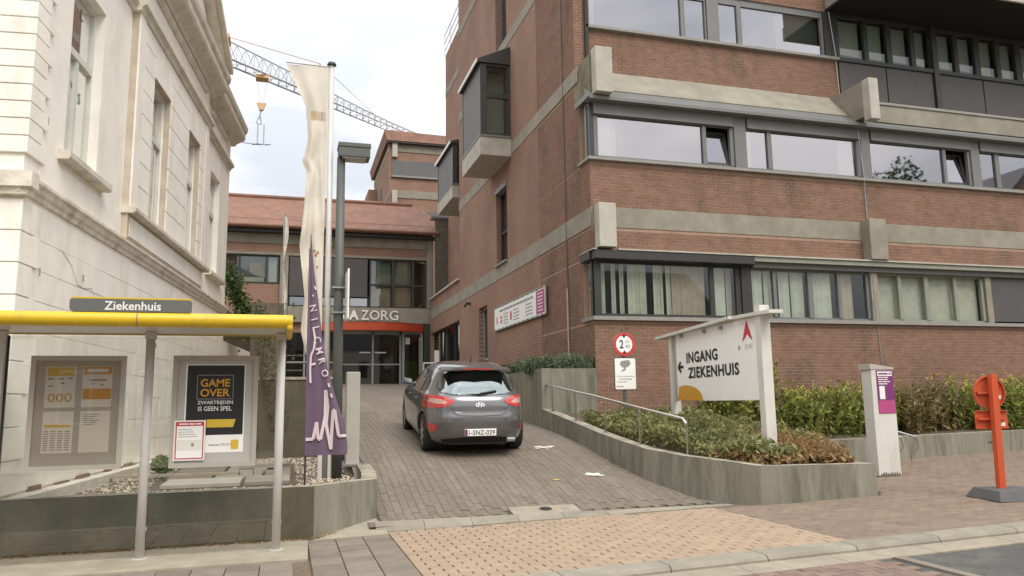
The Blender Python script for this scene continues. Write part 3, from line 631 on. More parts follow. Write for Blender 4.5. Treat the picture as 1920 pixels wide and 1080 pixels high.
for s, z in ((.42, 5.05), (.5, 3.2), (1.9, 3.35)):       # rusty hooks in the stucco
    MB().tube([H(s, 0, z), H(s, .035, z), H(s, .035, z-.09)], .007, 6).build('wall_hook', 'rust', th)

def crack(pts, w=.009):
    mb = MB()
    for (s0, z0), (s1, z1) in zip(pts[:-1], pts[1:]): mb.quad(H(s0, .0145, z0-w/2), H(s1, .0145, z1-w/2), H(s1, .0145, z1+w/2), H(s0, .0145, z0+w/2))
    mb.build('crack', 'rust', th)
crack([(1.15, 3.55), (1.5, 3.42), (1.75, 3.2), (2.0, 3.18), (2.3, 3.22), (2.45, 3.1), (2.7, 2.95)]); crack([(2.28, 3.2), (2.29, 2.9), (2.27, 2.6)], .03); crack([(4.0, 3.1), (4.6, 3.02), (5.3, 3.0)])

# ================================================================== BRICK HOSPITAL (right)
ho = thing('hospital_building', 'large red brick hospital wing with concrete bands and ribbon windows', 'building', (6.42, 15.45, 1))
XE = 27.0; YF, YS = 15.462, 6.432            # backing planes; bricks stand 10 mm proud
mb = MB(); mb.box(6.44, YF, .3, XE, 15.9, 3.28); mb.box(6.44, YF, 4.70, XE, 15.9, 6.90); mb.build('wall', 'mortar', ho)
mb = MB(); mb.box(6.44, 15.50, 8.50, XE, 16.6, 8.60); mb.box(6.44, 16.212, 8.602, XE, 16.6, 9.44); mb.box(6.44, 16.212, 9.441, 14.0, 16.6, 10.46); mb.box(6.44, 16.212, 10.461, 6.74, 16.6, 22); mb.box(6.741, 16.212, 11.86, 13.72, 16.6, 22); mb.build('upper_wall', 'mortar', ho)
SH = [(22.14, 23.40, 5.86, 8.33), (24.68, 25.85, 2.2, 4.78), (21.92, 23.2, 12.3, 18.5), (15.0, 16.02, 3.28, 4.72), (15.0, 16.02, 6.90, 8.40)]
mb = MB(); holes_wall(lambda a, b, c, d: mb.box(YS, a, c, 6.85, b, d), 15.92, 19.0, .3, 8.5, SH); mb.box(YS, 16.21, 8.502, 6.85, 19.0, 22.0)
mb.box(YS, 15.464, .3, 6.438, 15.918, 3.28); mb.box(YS, 15.464, 4.70, 6.438, 15.918, 6.90); mb.build('side_wall', 'mortar', ho)
mb = MB(); holes_wall(lambda a, b, c, d: mb.box(6.42, a, c, 6.85, b, d), 19.002, 28.9, .3, 22.0, SH); mb.build('side_wall', 'brick_side', ho)
mb = MB(); mb.box(6.851, 28.4, .3, 8, 28.9, 22); mb.build('rear_return', 'brick_front', ho)
# the bricks
fb = []
def course(a0, a1, z0, z1, put):
    z = z0; r_ = 0
    while z+.07 < z1+.001:
        x = a0-(.1 if r_ % 2 else 0)
        while x < a1-.02:
            xa, xb = max(x, a0)+.005, min(x+.2, a1)-.005
            if xb-xa > .03: put((xa+xb)/2, z+.0375, (xb-xa)/.19)
            x += .2
        z += .075; r_ += 1
bf = []; bs = []
F_ = lambda Y: (lambda a, z, k: bf.append((a, Y, z, k)))
course(6.422, 19.6, .9, 3.27, F_(YF)); course(6.422, 19.6, 4.86, 5.375, F_(YF)); course(6.422, 19.6, 5.85, 6.89, F_(YF))
course(6.422, 13.98, 9.40, 10.45, F_(16.212)); course(6.422, 6.74, 10.45, 12.4, F_(16.212)); course(6.741, 13.72, 11.87, 12.5, F_(16.212))
S_ = lambda a, z, k: bs.append((a, YS, z, k))
course(15.465, 19.0, .9, 3.27, S_); course(16.03, 19.0, 3.27, 4.73, S_); course(15.465, 19.0, 4.73, 5.38, S_); course(15.465, 19.0, 5.83, 6.9, S_); course(16.03, 19.0, 6.9, 8.4, S_); course(16.215, 19.0, 8.4, 8.98, S_); course(16.215, 19.0, 9.37, 12.63, S_); course(16.215, 19.0, 13.0, 13.6, S_)
def brickv(kx):  # facing -Y, local
    x, d, z = .095*kx, .0045, .0325; c = .002
    v = [(-x, .004, -z), (x, .004, -z), (x, .004, z), (-x, .004, z), (-x+c, -d, -z+c), (x-c, -d, -z+c), (x-c, -d, z-c), (-x+c, -d, z-c)]
    return v
BFc = [(4, 5, 6, 7), (0, 1, 5, 4), (1, 2, 6, 5), (2, 3, 7, 6), (3, 0, 4, 7)]
bm = bpy.data.meshes.new('brick'); bm.from_pydata(brickv(1), [], BFc); bm.update(); bm.materials.append(MATS['brick'])
bf.sort(key=lambda b: (b[0]**2+b[1]**2+(b[2]-1.55)**2) if b[2] > 1.2 else 1e6)
full = [b for b in bf if abs(b[3]-1) < .01][:300]; fs_set = set(map(id, full)); hl = top_loc(ho)
for b in full:
    o = bpy.data.objects.new('brick', bm); COL.objects.link(o); o.parent = ho; o.location = (b[0]-hl.x, b[1]-hl.y+random.uniform(-.002, .002), b[2]-hl.z); o.rotation_euler = (random.uniform(-.01, .01), 0, random.uniform(-.006, .006))
VV = []; QQ = []; k = 0
for b in bf:
    if id(b) in fs_set: continue
    A = np.array(brickv(b[3])); A[4:, 1] += random.uniform(-.002, .002); VV.append(A+np.array([b[0], b[1], b[2]])); QQ.append(np.array(BFc)+8*k); k += 1
for b in bs:
    A = np.array(brickv(b[3])); A[4:, 1] += random.uniform(-.002, .002); A = np.stack([A[:, 1], -A[:, 0], A[:, 2]], 1); VV.append(A+np.array([b[1], b[0], b[2]])); QQ.append(np.array(BFc)+8*k); k += 1
arr_mesh('brickwork', np.concatenate(VV), np.concatenate(QQ), 'brick', ho, 'stuff')
# concrete bands
MB().box(6.47, 15.446, 5.38, XE, 15.461, 5.845).build('concrete_band', 'concrete', ho)
for z0, z1, ya, yb in ((5.385, 5.82, 15.446, 35.1), (8.99, 9.36, 16.0, 28.9), (12.64, 12.99, 16.2, 28.9), (16.3, 16.65, 16.2, 28.9)): MB().box(6.406, ya, z0, 6.4195 if z0 > 5 else 6.43, yb, z1).build('concrete_band', 'concrete', ho)
# sloped band over first floor windows
MB().prism([(6.91, 15.50, 8.63), (6.91, 16.2, 9.40), (6.91, 16.2, 8.605), (6.91, 15.52, 8.605)], (6.7, 0, 0)).build('concrete_band', 'concrete', ho)
MB().box(14.15, 15.30, 8.47, XE, 15.5, 8.93).build('concrete_band', 'concrete', ho)
MB().box(14.15, 15.27, 8.933, XE, 15.52, 9.0).build('band_cap', 'sill_stone', ho)
# brackets
MB().box(6.48, 15.05, 8.39, 6.89, 15.32, 9.46).build('bracket', 'concrete_light', ho, bevel=.015)
MB().prism([(6.425, 16.3, 8.45), (6.425, 16.3, 9.12), (6.425, 15.75, 9.36), (6.425, 15.322, 9.36), (6.425, 15.322, 8.45)], (.2, 0, 0)).build('bracket_beam', 'concrete_dirty', ho)
MB().box(13.62, 14.75, 8.30, 13.90, 15.0, 9.36).build('bracket', 'concrete_light', ho, bevel=.015)
MB().box(13.63, 15.002, 8.44, 13.89, 16.2, 9.345).build('bracket_beam', 'concrete', ho)
MB().box(6.49, 15.15, 4.87, 6.90, 15.445, 5.86).build('bracket', 'concrete_light', ho, bevel=.015)
MB().box(13.64, 15.15, 4.86, 14.15, 15.445, 5.88).build('bracket', 'concrete', ho, bevel=.015)
# ground floor windows
def fbox(name, m, x0, x1, y0, y1, z0, z1, parent=None, bevel=0): return MB().box(x0, y0, z0, x1, y1, z1).build(name, m, parent or ho, bevel=bevel)
def pane(x0, x1, z0, z1, Y, m, parent, tilt=0): return MB().quad((x0, Y, z0), (x1, Y, z0), (x1, Y+tilt, z1), (x0, Y+tilt, z1)).build('pane', m, parent)
def drape(name, x0, x1, z0, z1, Y, m, parent, step=.055, amp=.03, gaps=()):
    mb = MB(); x = x0; k = 0; r_ = random.Random(int(x0*100))
    while x < x1:
        w = step*r_.uniform(.5, 1.7); b = min(x+w, x1)
        if not any(g0 <= (x+b)/2 <= g1 for g0, g1 in gaps):
            ya, yb = Y+(amp if k % 2 else 0), Y+(0 if k % 2 else amp); mb.quad((x, ya, z0), (b, yb, z0), (b, yb, z1), (x, ya, z1))
        x = b; k += 1
    return mb.build(name, m, parent)
def frame_bars(mb, x0, x1, z0, z1, y0, y1, t, b=None):
    b = b or t; mb.box(x0, y0, z0, x0+t, y1, z1); mb.box(x1-t, y0, z0, x1, y1, z1); mb.box(x0+t, y0, z0, x1-t, y1, z0+b); mb.box(x0+t, y0, z1-t, x1-t, y1, z1); return mb
MB().box(6.38, 15.36, 3.285, XE, 15.62, 3.37).build('window_sill', 'sill_stone', ho)
MB().box(6.37, 15.622, 3.285, 6.6, 16.02, 3.37).build('window_sill', 'sill_stone', ho)
fr = MB(); frame_bars(fr, 6.50, 10.16, 3.371, 4.70, 15.50, 15.58, .13, .07); fr.box(9.345, 15.505, 3.44, 9.465, 15.575, 4.57)
w = fr.build('window', 'dark_frame', ho)
pane(6.63, 9.345, 3.44, 4.57, 15.53, 'glass_clear', w); pane(9.465, 10.03, 3.44, 4.57, 15.54, 'glass_clear', w)
drape('curtain', 6.64, 8.45, 3.40, 4.66, 15.66, 'curtain', w, .05, .05, gaps=((6.80, 6.95), (7.08, 7.16), (7.28, 7.33), (7.86, 8.0), (8.22, 8.30)))
drape('curtain', 8.45, 9.33, 3.40, 4.66, 15.68, 'curtain_beige', w, .06, .04, gaps=((9.0, 9.04),)); drape('curtain', 9.48, 9.85, 3.4, 4.66, 15.7, 'curtain', w, .3, .01); drape('curtain', 9.88, 10.02, 3.4, 4.66, 15.7, 'curtain_beige', w, .05, .02)
fbox('window_pier', 'dark_frame', 10.162, 10.43, 15.46, 15.7, 3.372, 4.70)
fbox('corner_post', 'dark_frame', 6.47, 6.62, 15.46, 15.498, 3.372, 4.70)
w = fbox('corner_window', 'dark_frame', 6.47, 6.55, 15.60, 15.72, 3.372, 4.70); MB().quad((6.50, 15.72, 3.4), (6.50, 16.02, 3.4), (6.50, 16.02, 4.7), (6.50, 15.72, 4.7)).build('pane', 'glass_dim', w)
fbox('hood', 'dark_frame', 6.40, 10.40, 15.22, 15.46, 4.62, 4.815, bevel=.01); fbox('hood', 'dark_frame', 6.36, 6.60, 15.462, 16.05, 4.64, 4.815)
fbox('hood_cap', 'concrete_light', 6.95, 10.41, 15.20, 15.46, 4.818, 4.85); fbox('hood_cap', 'concrete_light', 6.35, 6.44, 15.21, 16.06, 4.818, 4.84)
fbox('hood', 'hood_green', 10.41, XE, 15.24, 15.46, 4.70, 4.81); fbox('hood_cap', 'concrete_light', 10.413, XE, 15.20, 15.46, 4.814, 4.85); fbox('blind_box', 'grey_metal', 10.44, XE, 15.36, 15.58, 4.58, 4.697)
def gf(x0, x1, cuts, gm, mm='hood_green'):
    fr = MB(); t = .035; fr.box(x0, 15.5, 3.371, x1, 15.57, 3.43); fr.box(x0, 15.5, 4.53, x1, 15.57, 4.6)
    for c0, c1 in cuts: fr.box(c0, 15.48, 3.43, c1, 15.57, 4.53)
    return fr.build('window', mm, ho)
w = gf(10.44, 13.76, [(11.03, 11.11), (12.0, 12.13), (12.85, 12.94), (13.69, 13.76)], 'glass_clear', 'grey_metal')
for a, b in ((10.44, 11.03), (11.11, 12.0), (12.13, 12.85), (12.94, 13.69)): pane(a, b, 3.43, 4.53, 15.53, 'glass_clear', w)
drape('curtain', 10.45, 12.0, 3.4, 4.6, 15.64, 'curtain', w, .06, .05, gaps=((10.6, 10.63), (10.8, 10.86), (11.2, 11.27), (11.6, 11.64))); drape('curtain', 12.2, 12.8, 3.4, 4.6, 15.66, 'curtain', w, .05, .03); drape('curtain', 12.95, 13.4, 3.4, 4.6, 15.66, 'curtain_beige', w, .08, .03)
fbox('column', 'concrete', 13.78, 13.98, 15.42, 15.6, 3.372, 4.66)
w = gf(14.0, 17.36, [(14.65, 14.75), (15.47, 15.60), (16.40, 16.50), (17.28, 17.36)], 'glass_clear', 'hood_green')
for a, b in ((14.0, 14.65), (14.75, 15.47), (15.60, 16.40), (16.50, 17.28)): pane(a, b, 3.43, 4.53, 15.53, 'glass_clear', w)
MB().quad((14.0, 15.66, 3.4), (17.3, 15.66, 3.4), (17.3, 15.66, 4.6), (14.0, 15.66, 4.6)).build('blind', 'curtain', w)
fbox('column', 'concrete', 17.38, 17.56, 15.42, 15.6, 3.372, 4.66)
fbox('sun_screen', 'panel_dark', 17.6, 21.0, 15.45, 15.5, 3.42, 4.58); fbox('column', 'concrete', 21.05, 21.25, 15.42, 15.6, 3.372, 4.66); fbox('sun_screen', 'panel_dark', 21.3, XE, 15.45, 15.5, 3.42, 4.58)
# first floor windows
MB().box(6.37, 15.35, 6.905, XE, 15.62, 6.97).build('window_sill', 'sill_stone', ho); MB().box(6.36, 15.622, 6.905, 6.6, 16.03, 6.965).build('window_sill', 'sill_stone', ho)
MB().prism([(6.38, 15.20, 8.27), (6.38, 15.20, 8.34), (6.38, 15.52, 8.62), (6.38, 15.52, 8.27)], (XE-6.38, 0, 0)).build('hood', 'grey_metal', ho)
MB().box(6.34, 15.21, 8.30, 6.379, 16.05, 8.42).build('hood', 'grey_metal', ho)
def f1(x0, x1, bigs, sashes, tilts=()):
    fr = MB(); y0, y1 = 15.48, 15.56; fr.box(x0, y0, 6.971, x1, y1, 7.04); fr.box(x0, y0, 7.985, x1, y1, 8.02)
    xs = sorted([x0]+[c for b in bigs+sashes for c in b]+[x1])
    for a, b in zip(xs[0::2], xs[1::2]):
        if b-a > .005: fr.box(a, y0-.01, 7.04, b, y1, 7.985)
    w = fr.build('window', 'grey_metal', ho)
    for a, b in bigs: pane(a, b, 7.04, 7.985, 15.52, 'glass_sky', w)
    for a, b in sashes:
        if (a, b) in tilts:
            s = MB(); t = .055
            P = lambda x, z, d=0: (x, 15.53+d+(z-7.05)*.17, z)
            for xa, xb, za, zb in ((a, a+t, 7.05, 7.93), (b-t, b, 7.05, 7.93), (a+t, b-t, 7.05, 7.12), (a+t, b-t, 7.87, 7.93)):
                s.hexa([P(xa, za), P(xb, za), P(xb, za, .05), P(xa, za, .05), P(xa, zb), P(xb, zb), P(xb, zb, .05), P(xa, zb, .05)])
            so = s.build('tilted_sash', 'dark_frame', w); MB().quad(P(a+t, 7.12, .02), P(b-t, 7.12, .02), P(b-t, 7.87, .02), P(a+t, 7.87, .02)).build('pane', 'glass_sky', so)
        else: pane(a, b, 7.04, 7.985, 15.52, 'glass_sky', w)
    MB().box(x0+.03, 15.40, 8.0, x1-.02, 15.478, 8.268).build('shade_box', 'grey_metal', w)
    return w
w = f1(6.52, 10.18, [(6.66, 9.34)], [(9.44, 10.08)], [(9.44, 10.08)]); drape('curtain', 6.68, 7.15, 7.0, 8.0, 15.60, 'curtain', w, .08, .03)
w = f1(10.51, 13.84, [(11.24, 13.72)], [(10.53, 11.12)]); drape('curtain', 10.55, 10.75, 7.0, 8.0, 15.60, 'curtain', w, .08, .03); drape('curtain', 13.25, 13.7, 7.0, 8.0, 15.6, 'curtain', w, .08, .03)
w = f1(14.12, 17.36, [(14.14, 16.46)], [(16.56, 17.28)], [(16.56, 17.28)]); w = f1(17.66, 21.0, [(18.36, 20.9)], [(17.70, 18.22)]); w = f1(21.3, 24.6, [(21.35, 23.8)], [(23.9, 24.5)])
for a, b in ((10.185, 10.505), (13.845, 14.115), (17.365, 17.655), (21.005, 21.295)): fbox('window_pier', 'grey_metal', a, b, 15.43, 15.6, 6.972, 8.268)
fbox('corner_post', 'dark_frame', 6.46, 6.56, 15.46, 15.56, 6.972, 8.3); w = fbox('corner_window', 'grey_metal', 6.47, 6.54, 15.7, 15.78, 6.972, 8.3); MB().quad((6.5, 15.58, 7), (6.5, 16.02, 7), (6.5, 16.02, 8.3), (6.5, 15.58, 8.3)).build('pane', 'glass_dim', w)
# second floor windows
MB().box(6.72, 16.10, 10.465, 14.0, 16.32, 10.535).build('window_sill', 'sill_stone', ho)
def f2(x0, x1, panes, gm='glass_sky'):
    fr = MB(); fr.box(x0, 16.25, 10.536, x1, 16.33, 10.585); fr.box(x0, 16.25, 11.67, x1, 16.33, 11.855); xs = sorted([x0]+[c for b in panes for c in b]+[x1])
    for a, b in zip(xs[0::2], xs[1::2]):
        if b-a > .005: fr.box(a, 16.24, 10.585, b, 16.33, 11.67)
    w = fr.build('window', 'grey_metal', ho)
    for a, b in panes: pane(a, b, 10.585, 11.67, 16.29, gm, w)
    return w
w = f2(6.742, 10.09, [(6.76, 9.36), (9.48, 10.05)]); drape('curtain', 6.77, 7.05, 10.56, 11.7, 16.36, 'curtain', w, .08, .03)
fbox('window_pier', 'grey_metal', 10.10, 10.42, 16.2, 16.35, 10.536, 11.855)
w = f2(10.43, 13.64, [(10.46, 11.0), (11.13, 13.58)]); MB().quad((12.25, 16.40, 10.7), (13.57, 16.40, 10.62), (13.57, 16.40, 11.66), (12.25, 16.40, 11.66)).build('blind', 'blind_green', w)
fbox('window_pier', 'dark_frame', 13.65, 13.99, 16.2, 16.35, 10.536, 11.855)
# recessed balcony with dark panels under the overhang
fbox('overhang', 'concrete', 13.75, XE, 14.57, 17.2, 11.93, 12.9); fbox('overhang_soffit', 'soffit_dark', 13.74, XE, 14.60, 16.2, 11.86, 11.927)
fbox('overhang_fascia', 'concrete_light', 13.76, XE, 14.50, 14.568, 11.9, 12.3)
fbox('balcony_floor', 'concrete', 14.15, XE, 15.51, 16.2, 8.8, 8.92)
for a, b in ((14.02, 15.53), (15.57, 17.12), (17.34, 18.9), (18.94, 20.5), (20.54, 22.1)): fbox('spandrel_panel', 'panel_dark', a, b, 16.17, 16.21, 9.45, 10.45)
fbox('dark_post', 'dark_frame', 17.15, 17.32, 16.1, 16.25, 8.93, 11.85); fbox('transom_rail', 'dark_frame', 14.0, XE, 16.12, 16.3, 10.455, 10.56)
fr = MB(); cuts = [(14.1, 14.92), (15.05, 15.68), (15.84, 16.5), (16.64, 17.14), (17.4, 18.02), (18.16, 18.76), (18.94, 19.55), (19.7, 20.28), (20.5, 21.1)]
xs = sorted([14.0]+[c for b in cuts for c in b]+[22.0])
for a, b in zip(xs[0::2], xs[1::2]): fr.box(a, 16.2, 10.56, b, 16.3, 11.75)
fr.box(14.0, 16.19, 11.751, 22.0, 16.3, 11.855); w = fr.build('balcony_window', 'dark_frame', ho)
for i, (a, b) in enumerate(cuts):
    pane(a, b, 10.56, 11.75, 16.26, 'glass_clear', w)
    MB().quad((a+.02, 16.4, 10.78 if i < 6 else 10.56), (b-.02, 16.4, 10.76 if i < 6 else 10.56), (b-.02, 16.4, 11.75), (a+.02, 16.4, 11.75)).build('blind', 'blind_green', w)
    if i < 6: MB().quad((a+.02, 16.36, 10.57), (b-.02, 16.36, 10.57), (b-.02, 16.36, 10.68), (a+.02, 16.36, 10.68)).build('sky_reflection_strip', 'white_print', w)  # white strips paint the sky reflected low in the panes
for z0, z1, Y in ((3.2, 4.8, 16.4), (6.9, 8.5, 16.5), (10.4, 11.9, 17.2)): fbox('dark_backing', 'interior', 6.9, XE, Y, Y+.05, z0, z1)  # added dark planes behind the panes, against light leaking through the hollow building
# side facade openings
def side_window(name, y0, y1, z0, z1, mf='dark_frame', gm='glass_dim', back=6.62, bars=()):
    fr = MB(); X0, X1 = back-.05, back+.03; t = .07
    fr.box(X0, y0, z0, X1, y0+t, z1); fr.box(X0, y1-t, z0, X1, y1, z1); fr.box(X0, y0+t, z0, X1, y1-t, z0+t); fr.box(X0, y0+t, z1-t, X1, y1-t, z1)
    for b in bars: fr.box(X0, y0+t, b-.04, X1, y1-t, b+.04)
    w = fr.build(name, mf, ho); MB().quad((back, y1-t, z0+t), (back, y0+t, z0+t), (back, y0+t, z1-t), (back, y1-t, z1-t)).build('pane', gm, w); return w
w = side_window('window', 22.14, 23.40, 5.86, 8.33, bars=(6.9,), gm='glass_sky'); MB().box(6.33, 22.1, 5.80, 6.6, 23.45, 5.858).build('window_sill', 'sill_stone', w); MB().box(6.37, 22.12, 8.18, 6.6, 23.42, 8.328).build('shade_box', 'grey_metal', w)
side_window('side_door', 24.68, 25.85, 2.2, 4.78, bars=(3.0,), mf='sill_stone', gm='glass_sky')
side_window('window', 21.92, 23.2, 12.3, 18.5, mf='grey_metal', bars=(15.4,), gm='glass_sky')
MB().box(6.70, 16.1, .3, 6.78, 28.8, 22).build('dark_backing', 'interior', ho)
# bay windows on the side facade
def bay(X1, X0, y0, y1, zb, zc, zt, zr, bars):
    r = MB().hexa([(X0, y0, zb), (X1, y0, zb), (X1, y1, zb), (X0, y1, zb), (X0-.02, y0-.02, zc), (X1, y0-.02, zc), (X1, y1+.02, zc), (X0-.02, y1+.02, zc)]).build('bay_window', 'concrete_light', ho)
    MB().box(X0-.04, y0-.05, zc+.002, X1, y1+.04, zc+.06).build('bay_sill', 'grey_metal', r)
    fr = MB(); c = zc+.062; w_ = X1-X0
    fr.box(X0, y0, c, X0+.2, y0+.08, zt); fr.box(X1-.1, y0, c, X1, y0+.08, zt); fr.box(X0+.2, y0, c, X1-.1, y0+.08, c+.08); fr.box(X0+.2, y0, zt-.08, X1-.1, y0+.08, zt); fr.box(X0+.2, y0, bars-.09, X1-.1, y0+.08, bars+.09)
    fr.box(X0, y0+.08, c, X0+.06, y0+.14, zt); fr.build('bay_frame', 'dark_frame', r); fr = MB(); fr.box(X0, y1-.08, c, X0+.06, y1, zt); fr.box(X0+.06, y1-.06, c, X1, y1, zt); fr.build('bay_frame', 'dark_frame', r)
    MB().quad((X0+.2, y0+.05, c), (X1-.1, y0+.05, c), (X1-.1, y0+.05, zt), (X0+.2, y0+.05, zt)).build('pane', 'glass_clear', r)
    MB().quad((X0+.25, y0+.7, c), (X1-.02, y0+.7, c), (X1-.02, y0+.7, zt), (X0+.25, y0+.7, zt)).build('blind', 'blind_green', r)
    MB().box(X0+.015, y0+.14, c, X0+.05, y0+(y1-y0)*.97, zt).build('sun_screen', 'grey_shade', r)
    MB().hexa([(X0-.10, y0-.06, zt+.001), (X1, y0-.06, zt+.001), (X1, y1+.08, zt+.001), (X0-.10, y1+.08, zt+.001), (X0-.08, y0-.06, zt+.10), (X1, y0-.06, zr), (X1, y1+.08, zr), (X0-.08, y1+.08, zt+.10)]).build('bay_roof', 'dark_frame', r)
    MB().box(X0-.13, y0-.07, zt-.02, X0-.101, y1+.09, zt+.11).build('gutter', 'white_metal', r)
    return r
bay(6.4195, 5.46, 21.58, 24.05, 8.94, 9.50, 11.86, 12.45, 10.85)
bay(7.199, 6.25, 29.35, 32.5, 9.72, 10.22, 11.95, 12.3, 11.1)
# second volume behind, link wing and coping
mb = MB(); mb.box(7.2, 28.91, 2, 12, 35.4, 18.6); mb.build('rear_block', 'brick_side', ho)
MB().box(7.186, 28.92, 16.4, 7.199, 35.4, 16.75).build('concrete_band', 'concrete', ho); MB().box(7.17, 30.2, 12.8, 7.199, 30.6, 15.2).build('window', 'dark_frame', ho)
for z in (18.8, 19.2, 19.6): MB().tube([(7.15, 29, z), (7.15, 35.4, z)], .02, 6).build('roof_rail', 'white_metal', ho)
for y in (30, 32, 34, 35.3): MB().tube([(7.15, y, 18.5), (7.15, y, 19.6)], .02, 6).build('rail_post', 'white_metal', ho)
mb = MB(); holes_wall(lambda a, b, c, d: mb.box(6.421, a, c, 6.8, b, d), 28.902, 35.3, 1.9, 6.28, [(29.0, 35.05, 2.2, 4.72)]); mb.build('link_wing_wall', 'brick_side', ho)
MB().box(6.33, 28.92, 6.282, 6.86, 35.3, 6.36).build('coping_stone', 'concrete_light', ho)
w = side_window('large_window', 29.0, 35.05, 2.2, 4.72, bars=()); 
for y in (30.5, 32.0, 33.5): MB().box(6.55, y, 2.27, 6.66, y+.07, 4.65).build('mullion', 'dark_frame', w)
for y in (29.6, 32.8): MB().add([(6.58, y, 4.6), (6.58, y+.35, 4.6), (6.58, y+.2, 3.5)], [(0, 1, 2)]).build('curtain', 'curtain', w)
MB().box(6.9, 28.95, 2, 6.95, 35.2, 4.9).build('dark_backing', 'interior', ho)
MB().box(6.62, 34.9, 6.0, 8.4, 35.2, 10.15).build('link_panel', 'timber_dark', ho)
MB().box(6.4, 34.85, 10.152, 8.4, 35.3, 10.25).build('coping_stone', 'grey_metal', ho)
# conductors and pipes
for X, Y, z0, z1, m, r in ((6.405, 16.98, 4.2, 14, 'timber_dark', .012), (6.40, 17.0, 2.2, 4.2, 'curtain_beige', .022)): MB().tube([(X, Y, z0), (X, Y, z1)], r, 6).build('downpipe', m, ho)
MB().tube([(13.85, 15.41, 3.37), (13.83, 15.42, 6.6), (13.80, 15.37, 6.95), (13.75, 15.40, 8.27)], .012, 6).build('conductor_cable', 'galvanised', ho); MB().tube([(13.95, 15.44, .9), (13.9, 15.445, 3.25)], .01, 6).build('conductor_cable', 'galvanised', ho)
MB().tube([(13.97, 16.19, 9.5), (13.93, 16.18, 10.5)], .014, 6).build('conductor_cable', 'curtain_beige', ho); MB().tube([(13.9, 16.12, 10.53), (13.8, 16.16, 11.86)], .012, 6).build('conductor_cable', 'galvanised', ho)
MB().tube([(6.42, 27.1, 5.12), (6.25, 27.1, 5.12), (6.18, 27.0, 5.0)], .05, 8).build('security_camera', 'dark_frame', ho)
MB().box(6.6, 15.40, .8, XE, 15.449, 1.34).build('plinth', 'concrete', ho)
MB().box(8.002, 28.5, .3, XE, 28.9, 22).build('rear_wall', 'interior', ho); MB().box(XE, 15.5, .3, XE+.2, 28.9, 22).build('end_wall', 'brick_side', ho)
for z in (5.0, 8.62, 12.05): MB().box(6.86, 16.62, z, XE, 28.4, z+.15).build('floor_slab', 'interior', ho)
MB().box(6.46, 16.6, 21.9, XE, 28.4, 22.0).build('roof', 'slate', ho)

# banner on the side wall
bn = thing('wall_banner', 'long white and magenta printed banner in a metal frame on the side wall', 'banner', (6.40, 21, 3.8))
Yb0, Yb1, Zb0, Zb1 = 18.52, 23.5, 3.80, 4.47
bp_ = MB().box(6.355, Yb0, Zb0, 6.38, Yb1, Zb1).build('panel', 'sign_white', bn)
q = lambda ya, yb, za, zb, m, X=6.352: MB().quad((X, yb, za), (X, ya, za), (X, ya, zb), (X, yb, zb)).build('print', m, bp_)
q(18.56, 19.25, Zb0+.03, Zb1-.03, 'pink_print')
ln = MB()
for k in range(6): greek(ln, (6.350, 18.90, 4.36-k*.09), (0, -1, 0), (0, 0, 1), .42, .05, k)
stuff(ln.build('lettering', 'white_print', bp_))
ln = MB(); greek(ln, (6.351, 21.2, 4.34), (0, -1, 0), (0, 0, 1), 3.4, .09, 8)
for c, yy in enumerate((22.2, 21.1, 19.9)):
    for k in range(4): greek(ln, (6.351, yy, 4.20-k*.095), (0, -1, 0), (0, 0, 1), .5+.07*((k*3+c) % 3), .045, k+c*5)
stuff(ln.build('lettering', 'grey_print', bp_))
for yy, z0, z1 in ((22.72, 3.95, 4.05), (22.72, 4.08, 4.18), (21.65, 3.95, 4.2)): q(yy-.08, yy+.08, z0, z1, 'red_print')
ln = MB(); put_text(ln, 'A', (6.351, 23.2, 4.08), (0, -1, 0), (0, 0, 1), width=.25, height=.25); ln.build('emblem', 'red_print', bp_)
for a, b in (((Yb0-.05, Zb1+.03), (Yb1+.05, Zb1+.03)), ((Yb0-.05, Zb0-.03), (Yb1+.05, Zb0-.03)), ((Yb0-.05, Zb0-.03), (Yb0-.05, Zb1+.03)), ((Yb1+.05, Zb0-.03), (Yb1+.05, Zb1+.03))):
    MB().tube([(6.365, a[0], a[1]), (6.365, b[0], b[1])], .022, 6).build('frame_tube', 'galvanised', bn)
for k in range(12):
    for z in (Zb1+.012, Zb0-.012): MB().box(6.34, Yb0+.2+k*.42, z-.02, 6.352, Yb0+.25+k*.42, z+.02).build('lace', 'dark_frame', bn)

# ================================================================== ENTRANCE BUILDING (far end of the ramp)
en = thing('entrance_building', 'low entrance building with orange-red tiled roof at the end of the ramp', 'building', (2, 35.6, 2.3))
def eb(name, m, x0, x1, y0, y1, z0, z1, parent=None): return MB().box(x0, y0, z0, x1, y1, z1).build(name, m, parent or en)
eb('wall', 'brick_front', -5, 6.6, 35.62, 35.9, 4.77, 5.2); eb('wall', 'brick_front', -5, -.37, 35.6, 35.9, 5.4, 6.93)
eb('upper_wall', 'brick_front', -5, 6.5, 35.55, 35.9, 8.36, 8.76)
eb('concrete_band', 'concrete', -5, 6.6, 35.5, 35.9, 8.764, 9.2); eb('concrete_band', 'concrete', -5, 6.6, 35.52, 35.9, 8.25, 8.355)
eb('sign_fascia', 'concrete', 0.02, 6.6, 35.42, 35.61, 5.22, 5.93); eb('concrete_band', 'concrete', -5, -.38, 35.5, 35.61, 5.22, 5.396)
eb('column', 'concrete', -.36, 0.0, 35.4, 35.9, 5.22, 8.25); eb('column', 'concrete', 6.3, 6.6, 35.38, 35.6, 5.94, 9.2)
eb('eaves_board', 'dark_frame', -5, 6.7, 35.1, 35.5, 9.204, 9.33)
